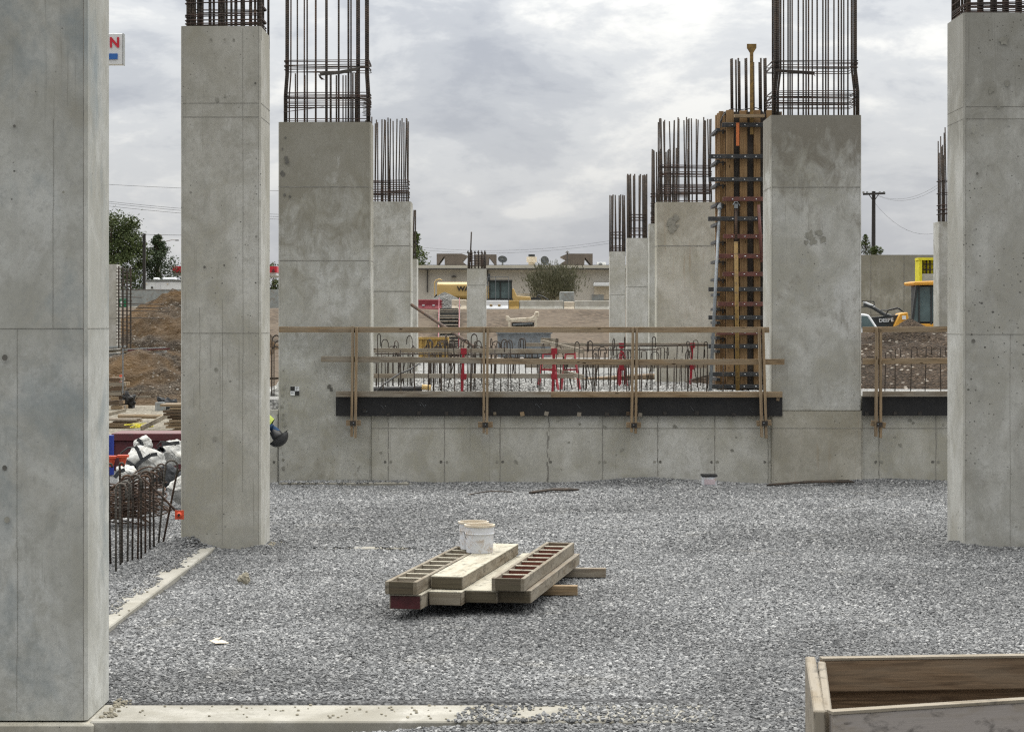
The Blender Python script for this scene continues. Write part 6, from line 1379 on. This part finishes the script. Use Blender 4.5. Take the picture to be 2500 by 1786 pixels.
MB().tube([(WX(392, 156), 156, 3.2), P(392, 598, 156)], .08, 8).build('pole', M['galv'], sl_); MB().tube([P(392, 598, 156), P(405, 589, 156), P(420, 585.5, 156), P(428, 586, 156)], .035, 7).build('arm', M['galv'], sl_); MB().obox(P(432, 586.5, 156), Vector((.14, 0, 0)), Vector((0, .1, 0)), Vector((0, 0, .04))).build('lamp_head', M['darkcab'], sl_, bevel=.02)
single('brown_pylon', MB().box(WX(381, 160), WX(392, 160), 160, 160.4, 3.2, WZ(573, 160)), M['cream'], 'brown and cream pylon peeking over the pointed tree', 'pylon')
# perimeter fence line in left gap behind piles
single('site_fence', MB().box(WX(262, 112), WX(700, 112), 112, 112.06, 3.1, WZ(706, 112)), M['galv'], 'grey mesh fence line behind the high dirt pile', 'fence')

# ------------------------------------------------------------ trees
def leafmat(name, c1, c2):
    m, t, b = mat(name); g_ = N(t, 'ShaderNodeNewGeometry'); n = noise_(t, g_.outputs['Position'], .8, 4, .6)
    rnd = g_.outputs['Random Per Island']
    c = mix(t, rnd, c1, c2); c = mix(t, rmp(t, n, [(.4, 0.0), (.65, .6)]), c, tuple(x*.6 for x in c1))
    t.links.new(c, b.inputs['Base Color']); b.inputs['Roughness'].default_value = .7; b.inputs['Specular IOR Level'].default_value = .2
    return m
LM = {'deep': leafmat('leaf_deep', (.050, .072, .026), (.12, .15, .055)), 'dark': leafmat('leaf_conifer', (.038, .058, .030), (.09, .12, .06)), 'olive': leafmat('leaf_olive', (.095, .098, .058), (.18, .175, .115)), 'mid': leafmat('leaf_mid', (.045, .065, .018), (.10, .13, .04))}
def tree(name, px_, Z, ztop, zb, rad, kind, label, shape='round', nl=5200, leaf=.16, cat='tree', cb=.25, seed=1, sx=1.0):
    rg = random.Random(seed); x = WX(px_, Z); h = ztop-zb; root = empty(name, (x, Z, zb), label, cat)
    if cat == 'tree':
        MB().tube([(x, Z, zb), (x+.05*h*rg.uniform(-.3, .3), Z, zb+h*.5), (x, Z, zb+h*.93)], h*.024+.03, 9, r2=.02).build('trunk', M['bark'], root, smooth=True)
    lm = MB(); cents = []
    nc = {'cone': 110, 'round': 60, 'bush': 70}[shape]
    for k in range(nc):
        if shape == 'cone':
            t_ = rg.random()**1.25; r_ = rad*(1-t_)**.8+.05; a = rg.uniform(0, 6.283); q = rg.random()**.5
            c_ = Vector((r_*q*math.cos(a)*.95, r_*q*math.sin(a), h*(cb+(1-cb)*t_))); cr2 = rad*.34*(1.15-t_)
        else:
            a = rg.uniform(0, 6.283); u = rg.uniform(-1, 1); q = rg.random()**.35; s_ = math.sqrt(1-u*u)
            c_ = Vector((rad*sx*q*s_*math.cos(a), rad*q*s_*math.sin(a), h*(cb+(1-cb)/2)+h*(1-cb)/2*q*u)); cr2 = rad*rg.uniform(.14, .34)
        cents.append((c_, cr2))
        if cat == 'tree' and k % 3 == 0: MB()
    br = MB()
    for k, (c_, r_) in enumerate(cents):
        if k % 2 == 0:
            z0 = max(h*.12, c_.z*.62); br.tube([(x, Z, zb+z0), (x+c_.x*.5, Z+c_.y*.5, zb+(z0+c_.z)/2+.1), (x+c_.x, Z+c_.y, zb+c_.z)], .035*h/6, 5, r2=.008)
    br.build('branches', M['bark'], root)
    for k in range(nl):
        c_, r_ = cents[rg.randrange(len(cents))]
        d = Vector((rg.gauss(0, 1), rg.gauss(0, 1), rg.gauss(0, .75)))*r_*.62
        p = Vector((x, Z, zb))+c_+d; s_ = leaf*rg.uniform(.5, 1.2)
        if p.z < zb: continue
        if shape == 'bush':
            u_ = (Vector((c_.x, c_.y, rad*2))+Vector((rg.gauss(0, .5), rg.gauss(0, .5), 0))).normalized()*s_*1.8; v_ = Vector((rg.gauss(0, 1), rg.gauss(0, 1), rg.gauss(0, 1))).cross(u_).normalized()*s_*.4
        else:
            u_ = Vector((rg.gauss(0, 1), rg.gauss(0, 1), rg.gauss(0, .6))).normalized()*s_; v_ = Vector((rg.gauss(0, 1), rg.gauss(0, 1), rg.gauss(0, 1))).cross(u_).normalized()*s_*.55
        lm.quad(p-u_*.5, p+v_*.5, p+u_*.5, p-v_*.5)
    lm.build('crown', LM[kind], root); return root
tree('broadleaf_tree', 272, 146, WZ(512, 146), 3.0, 2.35, 'deep', 'large dark green tree beside the near left column', nl=20000, leaf=.20, cb=.10, seed=3, sx=1.0)
tree('conifer_tree', 385, 148, WZ(576, 148), 3.4, 2.5, 'dark', 'pointed evergreen tree between the dark pole and the slim column', 'cone', 11000, .17, cb=.12, seed=5)
tree('broadleaf_tree', 1014, 150, WZ(566, 150), 3.1, 1.75, 'mid', 'leafy tree behind the left end of the low building', 'cone', 5200, .20, cb=.1, seed=8)
tree('street_bush', 1352, 119, WZ(637, 119), 3.3, 1.6, 'olive', 'wispy olive bush in front of the low building', 'bush', 6500, .13, cat='bush', cb=.12, seed=12, sx=1.05)
tree('sapling', 2113, 92, WZ(573, 92), WZ(625, 92), .42, 'mid', 'taller sapling over the grey retaining wall', 'cone', 900, .09, cat='bush', cb=.05, seed=15)
tree('sapling', 2138, 92, WZ(600, 92), WZ(625, 92), .32, 'mid', 'low shrub over the grey retaining wall beside the pole', 'round', 700, .09, cat='bush', cb=.0, seed=16)
tree('broadleaf_tree', 668, 160, WZ(637, 160), 3.1, 1.0, 'deep', 'small tree behind the red canopy seen in the slot between columns', 'round', 2500, .18, cb=.2, seed=19)
tree('hedge', 320, 152, WZ(690, 152), 3.0, 1.5, 'deep', 'dark hedge behind the fence in the left gap', 'round', 3000, .2, cat='bush', cb=.0, seed=22, sx=1.5)
